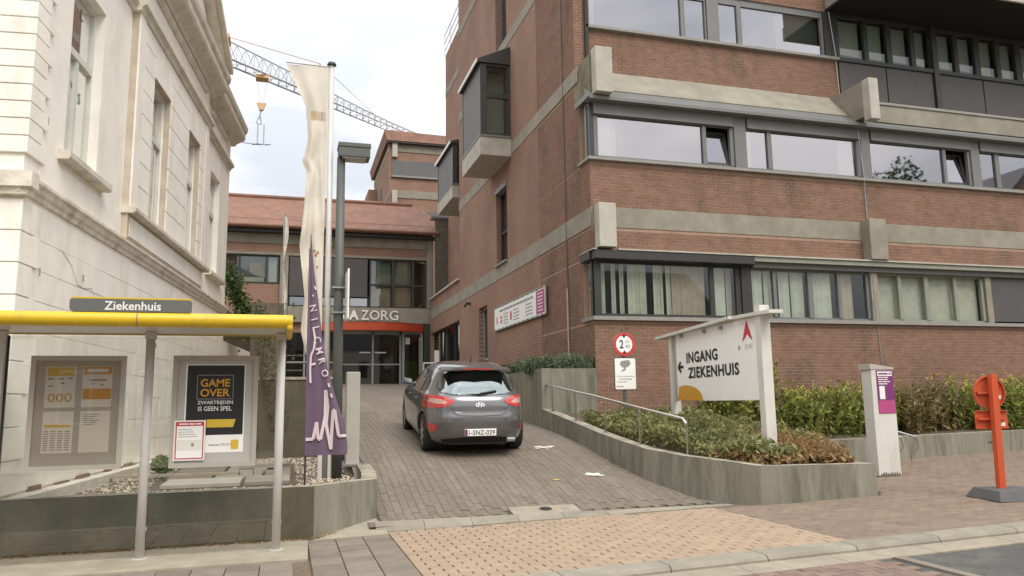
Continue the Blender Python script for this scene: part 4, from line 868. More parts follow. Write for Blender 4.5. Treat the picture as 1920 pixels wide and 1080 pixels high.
rf = MB().hexa([(-5, 34.95, 9.335), (6.6, 34.95, 9.335), (6.1, 38.2, 11.4), (-5, 38.2, 11.4), (-5, 34.9, 9.5), (6.68, 34.9, 9.5), (6.1, 38.2, 11.56), (-5, 38.2, 11.56)]).build('roof', 'roof_tile', en)
MB().tube([(-5, 34.86, 9.44), (6.75, 34.86, 9.44)], .075, 8).build('gutter', 'roof_tile', rf); MB().tube([(-5, 38.2, 11.6), (6.0, 38.2, 11.6)], .11, 8).build('ridge_tiles', 'roof_tile', rf)
MB().add([(6.6, 34.92, 9.5), (7.0, 36.2, 10.4), (6.2, 38.2, 11.55)], [(0, 1, 2)]).build('hip', 'roof_tile', rf)
eb('attic', 'interior', -5, 6.6, 35.52, 38.0, 9.203, 9.9); eb('rear_wall', 'interior', -5, 6.6, 39.5, 39.7, 2, 9.3); eb('end_wall', 'brick_side', -5.2, -5, 35.6, 39.5, 1.5, 9.3)
# upper windows
def ewin(x0, x1, z0, z1, cuts, zc=(), m='dark_frame', gm='glass_dim'):
    fr = MB(); Y0, Y1 = 35.62, 35.7; t = .07; fr.box(x0, Y0, z0, x0+t, Y1, z1); fr.box(x1-t, Y0, z0, x1, Y1, z1); fr.box(x0+t, Y0, z0, x1-t, Y1, z0+t); fr.box(x0+t, Y0, z1-t, x1-t, Y1, z1)
    for c in cuts: fr.box(c-.05, Y0-.01, z0+t, c+.05, Y1, z1-t)
    for c in zc: fr.box(x0+t, Y0-.012, c-.04, x1-t, Y1, c+.04)
    w = fr.build('window', m, en); xs = [x0+t]+[c for k in cuts for c in (k-.05, k+.05)]+[x1-t]
    for a, b in zip(xs[0::2], xs[1::2]): MB().quad((a, 35.66, z0+t), (b, 35.66, z0+t), (b, 35.66, z1-t), (a, 35.66, z1-t)).build('pane', gm, w)
    return w
w = ewin(-5, -.40, 6.95, 8.24, (-4.2, -2.1, -.95)); MB().quad((-4.8, 35.8, 7.3), (-1, 35.8, 7.3), (-1, 35.8, 8.2), (-4.8, 35.8, 8.2)).build('blind', 'grey_shade', w); MB().quad((-.86, 35.8, 7.05), (-.5, 35.8, 7.05), (-.5, 35.8, 8.2), (-.86, 35.8, 8.2)).build('curtain', 'white_print', w)
MB().quad((-1.9, 35.78, 7.0), (-1.05, 35.78, 7.0), (-1.05, 35.78, 7.25), (-1.9, 35.78, 7.25)).build('blind', 'white_print', w)
for a, b in ((.04, 1.75), (1.8, 3.52)): eb('sun_screen', 'panel_dark', a, b, 35.5, 35.55, 6.42, 8.2)
w = ewin(.02, 3.6, 5.94, 6.45, (.9, 1.8, 2.7), gm='glass_sky'); w = ewin(3.62, 6.29, 5.94, 8.24, (4.72, 5.66), (7.02,))
for a, b, c, d in ((3.72, 4.62, 7.1, 8.15), (4.8, 5.58, 7.1, 8.15), (3.72, 4.62, 6.0, 6.95), (4.8, 5.58, 6.0, 6.95)): MB().quad((a, 35.82, c), (b, 35.82, c), (b, 35.82, d), (a, 35.82, d)).build('blind', 'blind_green' if c > 7 else 'curtain_beige', w)
eb('dark_backing', 'interior', -5, 6.6, 36.6, 36.7, 5.9, 8.3)
# curved red canopy edge
def arc(t): x = 1.1+5.0*t; return x, 35.3-.95*(1-abs(2*t-1)**2.4)
cv = MB(); N = 28
for k in range(N):
    (xa, ya), (xb, yb) = arc(k/N), arc((k+1)/N)
    cv.hexa([(xa, ya, 4.80), (xb, yb, 4.80), (xb, yb+.2, 4.80), (xa, ya+.2, 4.80), (xa, ya, 5.17), (xb, yb, 5.17), (xb, yb+.2, 5.17), (xa, ya+.2, 5.17)])
cn = cv.build('canopy', 'red_band', en)
top = MB(); pts = [arc(k/N) for k in range(N+1)]
top.add([(x, y+.01, 4.86) for x, y in pts]+[(6.1, 35.6, 4.86), (1.1, 35.6, 4.86)], [tuple(range(N+3))]); top.add([(x, y-.02, 5.175) for x, y in pts]+[(6.1, 35.6, 5.175), (1.1, 35.6, 5.175)], [tuple(range(N+3))]); top.build('canopy_soffit', 'case_grey', cn)
for k, (ch, x, w_, b) in enumerate((('A', 2.92, .44, .04), ('Z', 3.42, .34, .004), ('O', 3.86, .44, .004), ('R', 4.32, .34, .004), ('G', 4.74, .40, .004))):
    L = MB(); put_text(L, ch, (x, 35.36, 5.58), (1, 0, 0), (0, 0, 1), width=w_, height=.44, bold=b, depth=.05); L.build('letter', 'white_print', en)
MB().box(2.30, 35.37, 5.38, 2.5, 35.41, 5.75).build('emblem', 'white_print', en)
# glazed entrance
fr = MB()
for x in (2.38, 3.76, 5.02): fr.box(x, 35.5, 2.3, x+.09, 35.58, 4.84)
fr.box(2.38, 35.5, 4.70, 5.1, 35.58, 4.85)
dr = fr.build('entrance_doors', 'galvanised', en)
MB().box(2.47, 35.52, 3.30, 5.02, 35.56, 3.36).build('push_rail', 'galvanised', dr)
for a, b in ((2.47, 3.76), (3.85, 5.02)): MB().quad((a, 35.54, 2.35), (b, 35.54, 2.35), (b, 35.54, 4.7), (a, 35.54, 4.7)).build('pane', 'glass_door', dr)
for a in (3.2, 3.9): MB().box(a, 35.48, 3.84, a+.5, 35.5, 3.9).build('door_reflection', 'white_print', dr)  # white bars paint bright lines of light reflected in the doors
fr = MB(); fr.box(5.13, 35.35, 2.3, 5.24, 35.45, 4.84); fr.box(5.98, 35.35, 2.3, 6.07, 35.45, 4.84); fr.box(5.24, 35.35, 4.72, 5.98, 35.45, 4.84)
d2 = fr.build('side_door', 'galvanised', en); MB().quad((5.24, 35.4, 2.35), (5.98, 35.4, 2.35), (5.98, 35.4, 4.72), (5.24, 35.4, 4.72)).build('pane', 'glass_door', d2); MB().box(5.28, 35.36, 4.25, 5.48, 35.39, 4.55).build('notice', 'white_print', d2)
MB().box(5.3, 36.2, 2.4, 5.95, 36.25, 3.5).build('plant_panel', 'leaf_bush', d2)
w = MB(); 
for x in (-5, -.2, .75, 1.7, 2.29): w.box(x, 35.6, 2.2, x+.08, 35.68, 4.76)
w.box(-5, 35.59, 3.4, 2.37, 35.66, 3.47); w = w.build('ground_window', 'galvanised', en); MB().quad((-4.9, 35.64, 2.3), (2.3, 35.64, 2.3), (2.3, 35.64, 4.75), (-4.9, 35.64, 4.75)).build('pane', 'glass_door', w); MB().box(2.1, 35.5, 4.2, 2.26, 35.53, 4.5).build('notice', 'white_print', w)
eb('floor', 'interior', -5, 6.6, 35.7, 39.5, 2.2, 2.4); eb('ceiling', 'interior', -5, 6.6, 35.95, 39.5, 4.9, 5.0)
eb('wall_end', 'dark_frame', 6.12, 6.42, 35.3, 35.6, 2.2, 5.2)

# ================================================================== TOWER BLOCK BEHIND
tb = thing('tower_block', 'taller brick hospital block with tiled roof edge rising behind the entrance', 'building', (8, 52, 0))
def tbx(name, m, x0, x1, y0, y1, z0, z1): return MB().box(x0, y0, z0, x1, y1, z1).build(name, m, tb)
tbx('wall', 'brick_front', 6.55, 16, 52, 52.4, 0, 19.7); tbx('side_wall', 'brick_side', 6.55, 6.9, 52.402, 61.5, 0, 19.6)
tbx('concrete_band', 'concrete', 6.9, 16, 51.95, 51.998, 15.72, 16.25); tbx('concrete_band', 'concrete', 6.9, 16, 51.95, 51.998, 19.05, 19.6)
tbx('bracket', 'concrete_light', 6.75, 7.1, 51.75, 52.0, 15.15, 16.2); tbx('bracket', 'concrete_light', 6.75, 7.1, 51.75, 52.0, 18.6, 19.62)
for z0, z1 in ((17.3, 18.4), (13.7, 14.8)): tbx('window_ribbon', 'grey_shade', 6.75, 16, 51.9, 51.998, z0, z1); tbx('window_sill', 'sill_stone', 6.7, 16, 51.85, 51.998, z0-.12, z0-.003)
for z in (15.8, 19.1): tbx('concrete_band', 'concrete', 6.53, 6.548, 52.0, 61.5, z, z+.35)
tbx('window', 'dark_frame', 6.5, 6.54, 56.5, 57.1, 13, 17.6)
MB().hexa([(6.35, 51.6, 19.72), (16, 51.6, 19.72), (16, 61.8, 19.72), (6.35, 61.8, 19.72), (6.2, 51.9, 20.55), (16, 51.9, 20.35), (16, 61.8, 20.4), (6.2, 61.8, 20.4)]).build('roof', 'roof_tile', tb)
tbx('eaves_board', 'dark_frame', 6.4, 16, 51.65, 52.0, 19.6, 19.718)
tbx('lower_annex', 'brick_side', 5.9, 6.54, 59.5, 65, 0, 18.3)

# ================================================================== TOWER CRANE
cr = thing('tower_crane', 'white and orange tower crane with its lattice jib reaching across the sky', 'crane', (-6, 49, 0))
A = Vector((-6.6, 48.6, 23.85)); B = Vector((11.5, 64.6, 24.15)); ax = (B-A).normalized(); sd_ = ax.cross(Vector((0, 0, 1))).normalized()
def jib(t, s, top=False): h = 1.6-1.0*min(1, t/.75); p = A.lerp(B, t); return p+sd_*(.45*s)+(Vector((0, 0, h)) if top else Vector((0, 0, 0)))
for s in (-1, 1): MB().tube([jib(0, s), jib(1, s)], [.085, .04], 6).build('lower_chord', 'crane_grey', cr)
MB().tube([jib(k/10, 0, True) for k in range(11)], .05, 6).build('upper_chord', 'crane_grey', cr)
lt = MB(); n = 34
for k in range(n):
    t0, t1, tm = k/n, (k+1)/n, (k+.5)/n
    for s in (-1, 1): lt.tube([jib(t0, s), jib(tm, 0, True)], .028, 5); lt.tube([jib(tm, 0, True), jib(t1, s)], .028, 5)
    lt.tube([jib(t0, -1 if k % 2 else 1), jib(t1, 1 if k % 2 else -1)], .022, 5)
lt.build('lattice', 'crane_grey', cr)
MB().box(-6.3, 49.2, 23.4, -4.4, 50.8, 23.9).build('slewing_unit', 'crane_orange', cr); MB().box(-5.9, 49.3, 24.9, -4.0, 50.6, 25.15).build('winch_frame', 'crane_orange', cr); MB().box(-5.6, 49.5, 23.95, -4.3, 50.7, 24.85).build('machinery', 'galvanised', cr)
ms = MB()
for dx in (-.6, .6):
    for dy in (-.6, .6): ms.tube([(-6.2+dx, 49+dy, -.5), (-6.2+dx, 49+dy, 23.6)], .07, 6)
for k in range(20):
    z = k*1.18
    for a, b in (((-.6, -.6), (.6, -.6)), ((.6, -.6), (.6, .6)), ((.6, .6), (-.6, .6)), ((-.6, .6), (-.6, -.6))): ms.tube([(-6.2+a[0], 49+a[1], z), (-6.2+b[0], 49+b[1], z+1.18)], .03, 5)
ms.build('mast', 'crane_grey', cr)
pk = Vector((1.8, 54.75, 26.2))
MB().tube([jib(.13, 0, True)+Vector((0, 0, .25)), pk], .03, 5).build('tie_rod', 'crane_orange', cr); MB().tube([pk, jib(.72, 0, True)], .022, 5).build('tie_rod', 'crane_grey', cr)
MB().tube([jib(.46, -1), pk, jib(.46, 1)], .05, 5).build('king_post', 'crane_orange', cr)
tp = A.lerp(B, .25); MB().box(tp.x-.42, tp.y-.4, tp.z-.30, tp.x+.42, tp.y+.4, tp.z-.06).build('trolley', 'crane_orange', cr)
MB().tube([tp+Vector((-.3, 0, -.4)), tp+Vector((-.12, 0, -2.0))], .012, 4).build('hoist_rope', 'crane_grey', cr); MB().tube([tp+Vector((.3, 0, -.4)), tp+Vector((.12, 0, -2.0))], .012, 4).build('hoist_rope', 'crane_grey', cr)
MB().hexa([(tp.x-.12, tp.y-.15, tp.z-2.5), (tp.x+.12, tp.y-.15, tp.z-2.5), (tp.x+.12, tp.y+.15, tp.z-2.5), (tp.x-.12, tp.y+.15, tp.z-2.5), (tp.x-.3, tp.y-.15, tp.z-2.0), (tp.x+.3, tp.y-.15, tp.z-2.0), (tp.x+.3, tp.y+.15, tp.z-2.0), (tp.x-.3, tp.y+.15, tp.z-2.0)]).build('hook_block', 'crane_orange', cr)
pf = thing('pallet_fork', 'grey pallet fork hanging from the crane hook', 'lifting fork', (tp.x, tp.y, tp.z-4.4))
fk = MB(); c = tp+Vector((0, 0, -2.5))
MB().tube([c, c+Vector((-.12, 0, -.5)), c+Vector((-.3, 0, -.9)), c+Vector((.05, 0, -1.0)), c+Vector((-.05, 0, -.4))], .05, 5).build('sling', 'crane_grey', pf)
for s in (-.18, .22): MB().tube([c+Vector((s, 0, -1.0)), c+Vector((s, 0, -2.4))], .045, 5).build('upright', 'crane_grey', pf)
MB().tube([c+Vector((-.5, .3, -2.35)), c+Vector((.7, -.3, -2.45))], .045, 5).build('cross_bar', 'crane_grey', pf)
for s in (-.35, .5): MB().tube([c+Vector((s, 0, -2.4)), c+Vector((s-.75, -.6, -2.55))], .04, 5).build('tine', 'crane_grey', pf)

# ================================================================== STREET OPPOSITE (seen in the window reflections)
random.seed(21)
def far_house(x0, x1, y0, y1, h, rh, m, lab):
    t = thing('terraced_house', lab, 'house', ((x0+x1)/2, y1, -.3), 'houses across the street')
    MB().box(x0, y0, -.5, x1, y1, h).build('wall', m, t)
    MB().prism([(x0, y1+.2, h), (x0, y0, h), (x0, (y0+y1)/2, h+rh)], (x1-x0, 0, 0)).build('roof', 'slate', t)
    k = max(2, int((x1-x0)/2.2))
    for f in range(2):
        for i in range(k):
            cx = x0+(i+.5)*(x1-x0)/k; w = MB().box(cx-.5, y1, 1.0+f*3.2, cx+.5, y1+.04, 2.8+f*3.2).build('window', 'window_white', t)
            MB().box(cx-.43, y1+.041, 1.07+f*3.2, cx+.43, y1+.05, 2.73+f*3.2).build('pane', 'glass_dim', w)
far_house(-22, -8, -19, -11, 7.0, 3.2, 'stucco', 'pale rendered house across the street, farthest left')
far_house(-7.9, 4, -19, -11, 6.4, 3.0, 'house_far', 'brown brick house directly behind the camera')
far_house(4.1, 14, -19, -11, 7.2, 3.0, 'stucco', 'pale house across the street mirrored in the lowest windows')
far_house(14.1, 26, -19, -11, 6.6, 3.4, 'brick_front', 'red house across the street mirrored in the lowest windows')
gh = thing('gabled_house', 'tall brown gabled house mirrored in the far first-floor window', 'house', (54, -14, 0))
MB().prism([(48, -13, -.5), (62, -13, -.5), (62, -13, 12.5), (55, -13, 18.6), (48, -13, 12.5)], (0, -9, 0)).build('wall', 'house_far', gh)
MB().hexa([(47.4, -12.6, 12.0), (47.8, -12.6, 12.5), (47.8, -22, 12.5), (47.4, -22, 12.0), (55, -12.6, 18.7), (55, -12.6, 19.1), (55, -22, 19.1), (55, -22, 18.7)]).build('roof', 'slate', gh)
tr = thing('street_tree', 'leafy street tree mirrored in the third first-floor window', 'tree', (41.5, -12, 0))
MB().tube([(41.5, -12, -.5), (41.6, -12, 5), (41.3, -12.1, 12)], [.3, .22, .08], 8).build('trunk', 'bark', tr)
u = rng.normal(size=(8000, 3)); u /= np.linalg.norm(u, axis=1)[:, None]; rr_ = rng.random(8000)**.4
leaves('crown', np.array([41.5, -12, 12.2])+u*rr_[:, None]*np.array([2.2, 2.2, 5.4])*(1+.25*np.sin(u[:, :1]*7)), .21, 'leaf_tree', tr)

# ================================================================== BUS SHELTER
bs_ = thing('bus_shelter', 'bus shelter with yellow roof edge, white posts and glass back', 'bus shelter', (-1.4, 8.95, 0))
prof = []
for k in range(13): t = math.pi*.5+math.pi*k/12; prof.append((8.13+.065*math.cos(t), 2.395+.066*math.sin(t)))
prof += [(8.22, 2.329), (8.22, 2.461)]
n = len(prof); xa, xb = -7.0, .06
mb = MB(); mb.add([(xa, y, z) for y, z in prof]+[(xb, y, z) for y, z in prof], [tuple(range(n)), tuple(range(2*n-1, n-1, -1))]+[(k, n+k, n+(k+1) % n, (k+1) % n) for k in range(n)]); be = mb.build('roof_beam', 'yellow_paint', bs_, bevel=.012)
for p in be.data.polygons: p.use_smooth = True
MB().hexa([(.0, 8.075, 2.30), (.06, 8.075, 2.30), (.06, 9.1, 2.285), (.0, 9.1, 2.285), (.0, 8.075, 2.461), (.06, 8.075, 2.461), (.06, 9.1, 2.36), (.0, 9.1, 2.36)]).build('roof_end', 'yellow_paint', bs_, bevel=.025)
MB().hexa([(-7, 8.222, 2.39), (-.002, 8.222, 2.39), (-.002, 9.08, 2.335), (-7, 9.08, 2.335), (-7, 8.222, 2.415), (-.002, 8.222, 2.415), (-.002, 9.08, 2.36), (-7, 9.08, 2.36)]).build('roof_panel', 'white_metal', bs_)
MB().box(-7, 9.082, 2.322, -.002, 9.11, 2.362).build('roof_back_edge', 'yellow_paint', bs_)
for x, z0 in ((-1.39, .0), (-.05, -.0)):
    MB().cyl((x, 8.95, z0), (x, 8.95, 2.34), .046, n=16).build('post', 'white_metal', bs_, smooth=True); MB().cyl((x, 8.95, z0+.002), (x, 8.95, z0+.02), .075, n=16).build('foot_plate', 'white_metal', bs_)
    MB().box(x-.05, 8.9, 2.27, x+.05, 9.0, 2.341).build('post_head', 'white_metal', bs_)
for x in (-4.2, -2.8, -1.39): MB().tube([(x-.006, 8.13, 2.395), (x+.006, 8.13, 2.395)], .0685, 20).build('beam_seam', 'rust', bs_)
for x in (-1.39, -.05):
    for z in (.3, 2.2): MB().box(x-.05, 8.96, z-.02, x+.05, 8.995, z+.02).build('glass_clamp', 'white_metal', bs_, bevel=.005)
MB().box(-2.9, 8.9, 0, -2.74, 9.0, 2.34).build('post', 'white_metal', bs_); MB().box(-2.736, 8.97, 0.1, -2.72, 9.0, 2.3).build('edge_trim', 'dark_frame', bs_)
for a, b in ((-2.71, -1.44), (-1.34, -.10)): MB().box(a, 8.975, .12, b, 8.985, 2.30).build('glass_panel', 'glass_shelter', bs_)
c1 = MB().box(-2.49, 8.945, .935, -1.62, 8.973, 2.08).build('timetable_case', 'case_back', bs_)
fr = MB(); frame_bars(fr, -2.5, -1.61, .925, 2.09, 8.93, 8.944, .05); fr.build('case_frame', 'case_grey', c1)
def pr(x0, x1, z0, z1, m, par, Y=8.9435, name='print'): return MB().quad((x0, Y, z0), (x1, Y, z0), (x1, Y, z1), (x0, Y, z1)).build(name, m, par)
pr(-2.36, -2.08, 1.56, 1.98, 'paper', c1, name='paper'); pr(-2.345, -2.10, 1.88, 1.97, 'yellow_print', c1, 8.942); pr(-2.02, -1.74, 1.56, 1.98, 'paper', c1, name='paper'); pr(-2.01, -1.745, 1.90, 1.975, 'orange_print', c1, 8.942); pr(-2.01, -1.745, 1.64, 1.75, 'orange_print', c1, 8.942); pr(-1.98, -1.78, 1.92, 1.955, 'white_print', c1, 8.9405)
pr(-2.36, -2.08, 1.10, 1.52, 'paper', c1, name='paper'); pr(-2.02, -1.74, 1.10, 1.52, 'paper', c1, name='paper'); pr(-2.34, -2.10, 1.36, 1.385, 'yellow_print', c1, 8.942)
ln = MB()
for r_ in range(9):
    for c_ in range(4): ln.quad((-2.345+c_*.065, 8.942, 1.13+r_*.023), (-2.30+c_*.065, 8.942, 1.13+r_*.023), (-2.30+c_*.065, 8.942, 1.139+r_*.023), (-2.345+c_*.065, 8.942, 1.139+r_*.023))
for r_ in range(6): ln.quad((-1.99, 8.942, 1.38+r_*.02), (-1.9+.03*(r_ % 3), 8.942, 1.38+r_*.02), (-1.9+.03*(r_ % 3), 8.942, 1.387+r_*.02), (-1.99, 8.942, 1.387+r_*.02))
for x, z, w_ in ((-2.34, 1.845, .06), (-2.24, 1.845, .05), (-2.15, 1.85, .04), (-2.33, 1.77, .04), (-2.22, 1.80, .035), (-1.95, 1.83, .16), (-1.93, 1.79, .02), (-1.85, 1.78, .03)): ln.quad((x, 8.942, z), (x+w_, 8.942, z), (x+w_, 8.942, z+.016), (x, 8.942, z+.016))
ln.build('print', 'grey_print', c1)
ln = MB(); put_text(ln, '000', (-2.22, 8.942, 1.66), (1, 0, 0), (0, 0, 1), width=.22, height=.09); ln.build('print', 'orange_print', c1)
MB().box(-2.45, 8.936, .975, -1.66, 8.938, 2.04).build('case_glass', 'glass_case', c1)
c2 = MB().box(-1.15, 8.945, .915, -.29, 8.973, 2.09).build('poster_case', 'case_inner', bs_)
fr = MB(); frame_bars(fr, -1.155, -.285, .91, 2.095, 8.925, 8.944, .05); fr.build('case_frame', 'case_grey', c2)
pr(-1.025, -.42, 1.06, 2.0, 'sign_white', c2, 8.9435, 'poster'); pr(-1.01, -.43, 1.245, 1.99, 'black_print', c2, 8.9425, 'poster_field')
ln = MB(); put_text(ln, 'GAME', (-.725, 8.9415, 1.80), (1, 0, 0), (0, 0, 1), width=.30, height=.085, bold=.022); put_text(ln, 'OVER', (-.725, 8.9415, 1.695), (1, 0, 0), (0, 0, 1), width=.30, height=.085, bold=.022); ln.build('lettering', 'orange_print', c2)
ln = MB(); put_text(ln, 'ZWARTRIJDEN', (-.72, 8.9415, 1.585), (1, 0, 0), (0, 0, 1), width=.36, height=.048, bold=.012); put_text(ln, 'IS GEEN SPEL', (-.72, 8.9415, 1.525), (1, 0, 0), (0, 0, 1), width=.34, height=.048, bold=.012); ln.build('lettering', 'white_print', c2)
ln = MB()
for a, b, c, d in ((-.91, -.54, 1.625, 1.631), (-.91, -.54, 1.88, 1.886), (-.91, -.904, 1.63, 1.88), (-.546, -.54, 1.63, 1.88)): ln.quad((a, 8.9417, c), (b, 8.9417, c), (b, 8.9417, d), (a, 8.9417, d))
ln.build('print', 'grey_print', c2)
MB().add([(-.80, 8.9415, 1.325), (-.53, 8.9415, 1.325), (-.505, 8.9415, 1.41), (-.80, 8.9415, 1.41)], [(0, 1, 2, 3)]).build('print', 'yellow_print', c2)
pr(-.545, -.47, 1.09, 1.19, 'yellow_print', c2, 8.9415); ln = MB(); put_text(ln, 'DELIJN', (-.60, 8.9408, 1.14), (1, 0, 0), (0, 0, 1), width=.11, height=.03); greek(ln, (-.72, 8.9408, 1.14), (1, 0, 0), (0, 0, 1), .1, .016, 2); ln.build('lettering', 'grey_print', c2)
nt_ = thing('notice_sheet', 'small red-bordered paper notice stuck on the poster case', 'notice', (-.96, 8.92, 1.0))
sh = pr(-1.115, -.805, .985, 1.405, 'white_print', nt_, 8.922, 'sheet'); pr(-1.10, -.82, 1.0, 1.39, 'red_print', sh, 8.9212); pr(-1.088, -.832, 1.012, 1.345, 'sign_white', sh, 8.9205); pr(-1.08, -.84, 1.09, 1.2, 'paper', sh, 8.9198); ln = MB()
greek(ln, (-.96, 8.9198, 1.367), (1, 0, 0), (0, 0, 1), .22, .02, 3); ln.build('lettering', 'white_print', sh)
ln = MB()
for k in range(4): ln.quad((-1.075, 8.9198, 1.23+k*.025), (-.88-.02*k, 8.9198, 1.23+k*.025), (-.88-.02*k, 8.9198, 1.236+k*.025), (-1.075, 8.9198, 1.236+k*.025))
ln.quad((-.94, 8.919, 1.13), (-.915, 8.919, 1.13), (-.915, 8.919, 1.17), (-.94, 8.919, 1.17)); ln.build('print', 'grey_print', sh)
ns = thing('stop_name_sign', 'dark grey stop sign reading Ziekenhuis on the shelter roof', 'sign', (-1.45, 8.12, 2.46))
def rrect(x0, x1, z0, z1, r, Y0, Y1, name, m, par, n=5):
    pts = []
    for cx, cz, a0 in ((x1-r, z1-r, 0), (x0+r, z1-r, 90), (x0+r, z0+r, 180), (x1-r, z0+r, 270)):
        for k in range(n+1): t = rad(a0+90*k/n); pts.append((cx+r*math.cos(t), Y0, cz+r*math.sin(t)))
    return MB().prism(pts[::-1], (0, Y1-Y0, 0)).build(name, m, par)
rrect(-1.985, -.905, 2.463, 2.605, .03, 8.12, 8.16, 'edge_band', 'yellow_paint', ns); rrect(-1.985, -.905, 2.463, 2.588, .03, 8.105, 8.118, 'plate', 'sign_grey', ns)
ln = MB(); put_text(ln, 'Ziekenhuis', (-1.435, 8.103, 2.523), (1, 0, 0), (0, 0, 1), width=.50, height=.085, bold=.015); ln.build('lettering', 'white_print', ns)

# ================================================================== FLAGS, LAMP, POSTS left of the ramp
fl = thing('flagpole_banner', 'tall cream faded banner hanging from a white flagpole beside the lamp post', 'flag', (.59, 11.9, .47))
MB().tube([(.59, 11.9, .47), (.575, 11.9, 6.9)], [.05, .04], 12).build('pole', 'white_metal', fl, smooth=True); MB().cyl((.575, 11.9, 6.902), (.575, 11.9, 6.94), .075, .06, 14).build('pole_cap', 'dark_frame', fl); MB().tube([(.54, 11.88, 6.86), (-.12, 11.88, 6.87)], .014, 6).build('banner_arm', 'white_metal', fl)
LE = [(6.86, -.13), (6.6, .0), (6.4, .08), (6.17, .19), (5.9, .22), (5.65, .235), (5.42, .20), (5.3, .155), (5.12, .23), (4.9, .22), (4.5, .20), (4.2, .175), (3.95, .15), (3.6, .19), (3.14, .245), (2.9, .22), (2.65, .20), (2.45, .25), (2.25, .31)]
LZ = [p[0] for p in LE][::-1]; LX = [p[1] for p in LE][::-1]
def flg(u, v, off=0):
    z = 6.84-v*4.58; xl = float(np.interp(z, LZ, LX)); xr = .535-.03*min(1, v*1.4); x = xl+(xr-xl)*u
    y = 11.87+.05*math.sin(u*9+v*7)*(1-u)*(.4+v)+.035*math.sin(u*14-v*17)*v+.02*math.sin(v*40+u*3)*(1-u)
    return (x, y+off, z)
MB().grid(flg, 16, 90).build('banner', 'flag_cream', fl, smooth=True)
def fpatch(u0, u1, v0, v1, m, sl=0): MB().grid(lambda a, b: flg(u0+(u1-u0)*a, v0+(v1-v0)*b+sl*a, -.008), 4, 4).build('print', m, fl)
for k in range(6): fpatch(.22+k*.115, .30+k*.115, .163, .193, ('curtain_beige', 'orange_print', 'curtain_beige', 'curtain_beige', 'timber', 'curtain_beige')[k], -.004)
for u, v, m in ((.55, .645, 'leaf_cover'), (.7, .65, 'leaf_cover'), (.62, .66, 'red_print'), (.68, .70, 'hood_green'), (.75, .90, 'timber'), (.72, .83, 'timber')): fpatch(u, u+.09, v, v+.008, m)
for x in (.52, .66): MB().box(x-.03, 11.84, .47, x+.03, 11.94, .98).build('hinge_plate', 'white_metal', fl)

pfl = thing('feather_flag', 'purple feather flag with a white heartbeat line in front of the lamp post', 'flag', (.27, 10.0, .47))
MB().tube([(.262, 10, .45), (.262, 10, 3.0), (.268, 10, 3.72)], [.011, .01, .005], 8).build('pole', 'dark_frame', pfl)
RE = [(.94, .765), (1.05, .77), (1.34, .725), (1.55, .64), (1.81, .565), (2.05, .50), (2.34, .445), (2.6, .41), (2.88, .375), (3.2, .325), (3.5, .29), (3.68, .275)]
def pf_(u, v, off=0):
    z = .93+v*2.75; xr = float(np.interp(z, [p[0] for p in RE], [p[1] for p in RE])); x = .262+(xr-.262)*u
    return (x, 10-.012+.03*math.sin(u*5+v*3)*u+.012*math.sin(u*13)*(1-v)+off, z)
MB().grid(pf_, 14, 50).build('cloth', 'flag_purple', pfl, smooth=True)
MB().grid(lambda a, b: ((.247+.03*a), 10-.02-.008*math.sin(a*3.14), .93+2.6*b), 3, 10).build('pole_sleeve', 'flag_purple', pfl)
def on_flag(x, z, off=-.02):
    xr = float(np.interp(z, [p[0] for p in RE], [p[1] for p in RE])); u = max(0, min(1, (x-.262)/(xr-.262))); p = pf_(u, (z-.93)/2.75, off); return (x, p[1], z)
def ribbon(pts, w, name='print', m='flag_print'):
    mb = MB()
    for (a, b) in zip(pts[:-1], pts[1:]):
        d = Vector((b[0]-a[0], b[1]-a[1])); L = d.length
        if L < 1e-6: continue
        nn = Vector((-d.y, d.x))/L; e = d/L*w[0]*.4; k = max(1, int(L/.04))
        for i in range(k):
            t0, t1 = i/k, (i+1)/k; w0 = w[0]+(w[1]-w[0])*t0; w1 = w[0]+(w[1]-w[0])*t1
            q = [(a[0]+d.x*t0+nn.x*w0/2, a[1]+d.y*t0+nn.y*w0/2), (a[0]+d.x*t0-nn.x*w0/2, a[1]+d.y*t0-nn.y*w0/2), (a[0]+d.x*t1-nn.x*w1/2, a[1]+d.y*t1-nn.y*w1/2), (a[0]+d.x*t1+nn.x*w1/2, a[1]+d.y*t1+nn.y*w1/2)]
            mb.quad(*[on_flag(x, z, -.022) for x, z in q])
    return mb.build(name, m, pfl)
def px2(x, y): return (.27+((550+x/5.4)-574)*.00655, .94+(853-(720+y/5.4))*.00663)
hb = [px2(*p) for p in ((122, 565), (195, 565), (226, 395), (246, 565), (268, 568), (312, 330), (308, 75), (335, 240), (322, 420), (374, 670), (386, 280), (402, 275), (448, 538), (525, 535))]
ribbon(hb, (.040, .036))
for ch, x, z in (('-', .335, 3.02), ('.', .31, 2.92), ('N', .315, 2.76), ('I', .335, 2.62), ('L', .36, 2.50), ('C', .375, 2.36), ('M', .40, 2.22), ('R', .435, 2.09), ('O', .475, 1.94), ('-', .525, 1.79), ('-', .56, 1.66)):
    ln = MB(); tmp = MB(); a = rad(-74); put_text(tmp, ch, (0, 0, 0), (math.cos(a), 0, math.sin(a)), (-math.sin(a), 0, math.cos(a)), height=.085 if ch not in '-.' else .022, bold=.012)
    ln.add([on_flag(x+p[0], z+p[2], -.022) for p in tmp.v], tmp.f); ln.build('letter', 'flag_print', pfl)
ribbon([(.32, 2.52), (.345, 2.38), (.335, 2.25), (.30, 2.16), (.295, 2.0), (.302, 1.82)], (.022, .026)); ribbon([(.285, 2.045), (.36, 2.06)], (.03, .03))

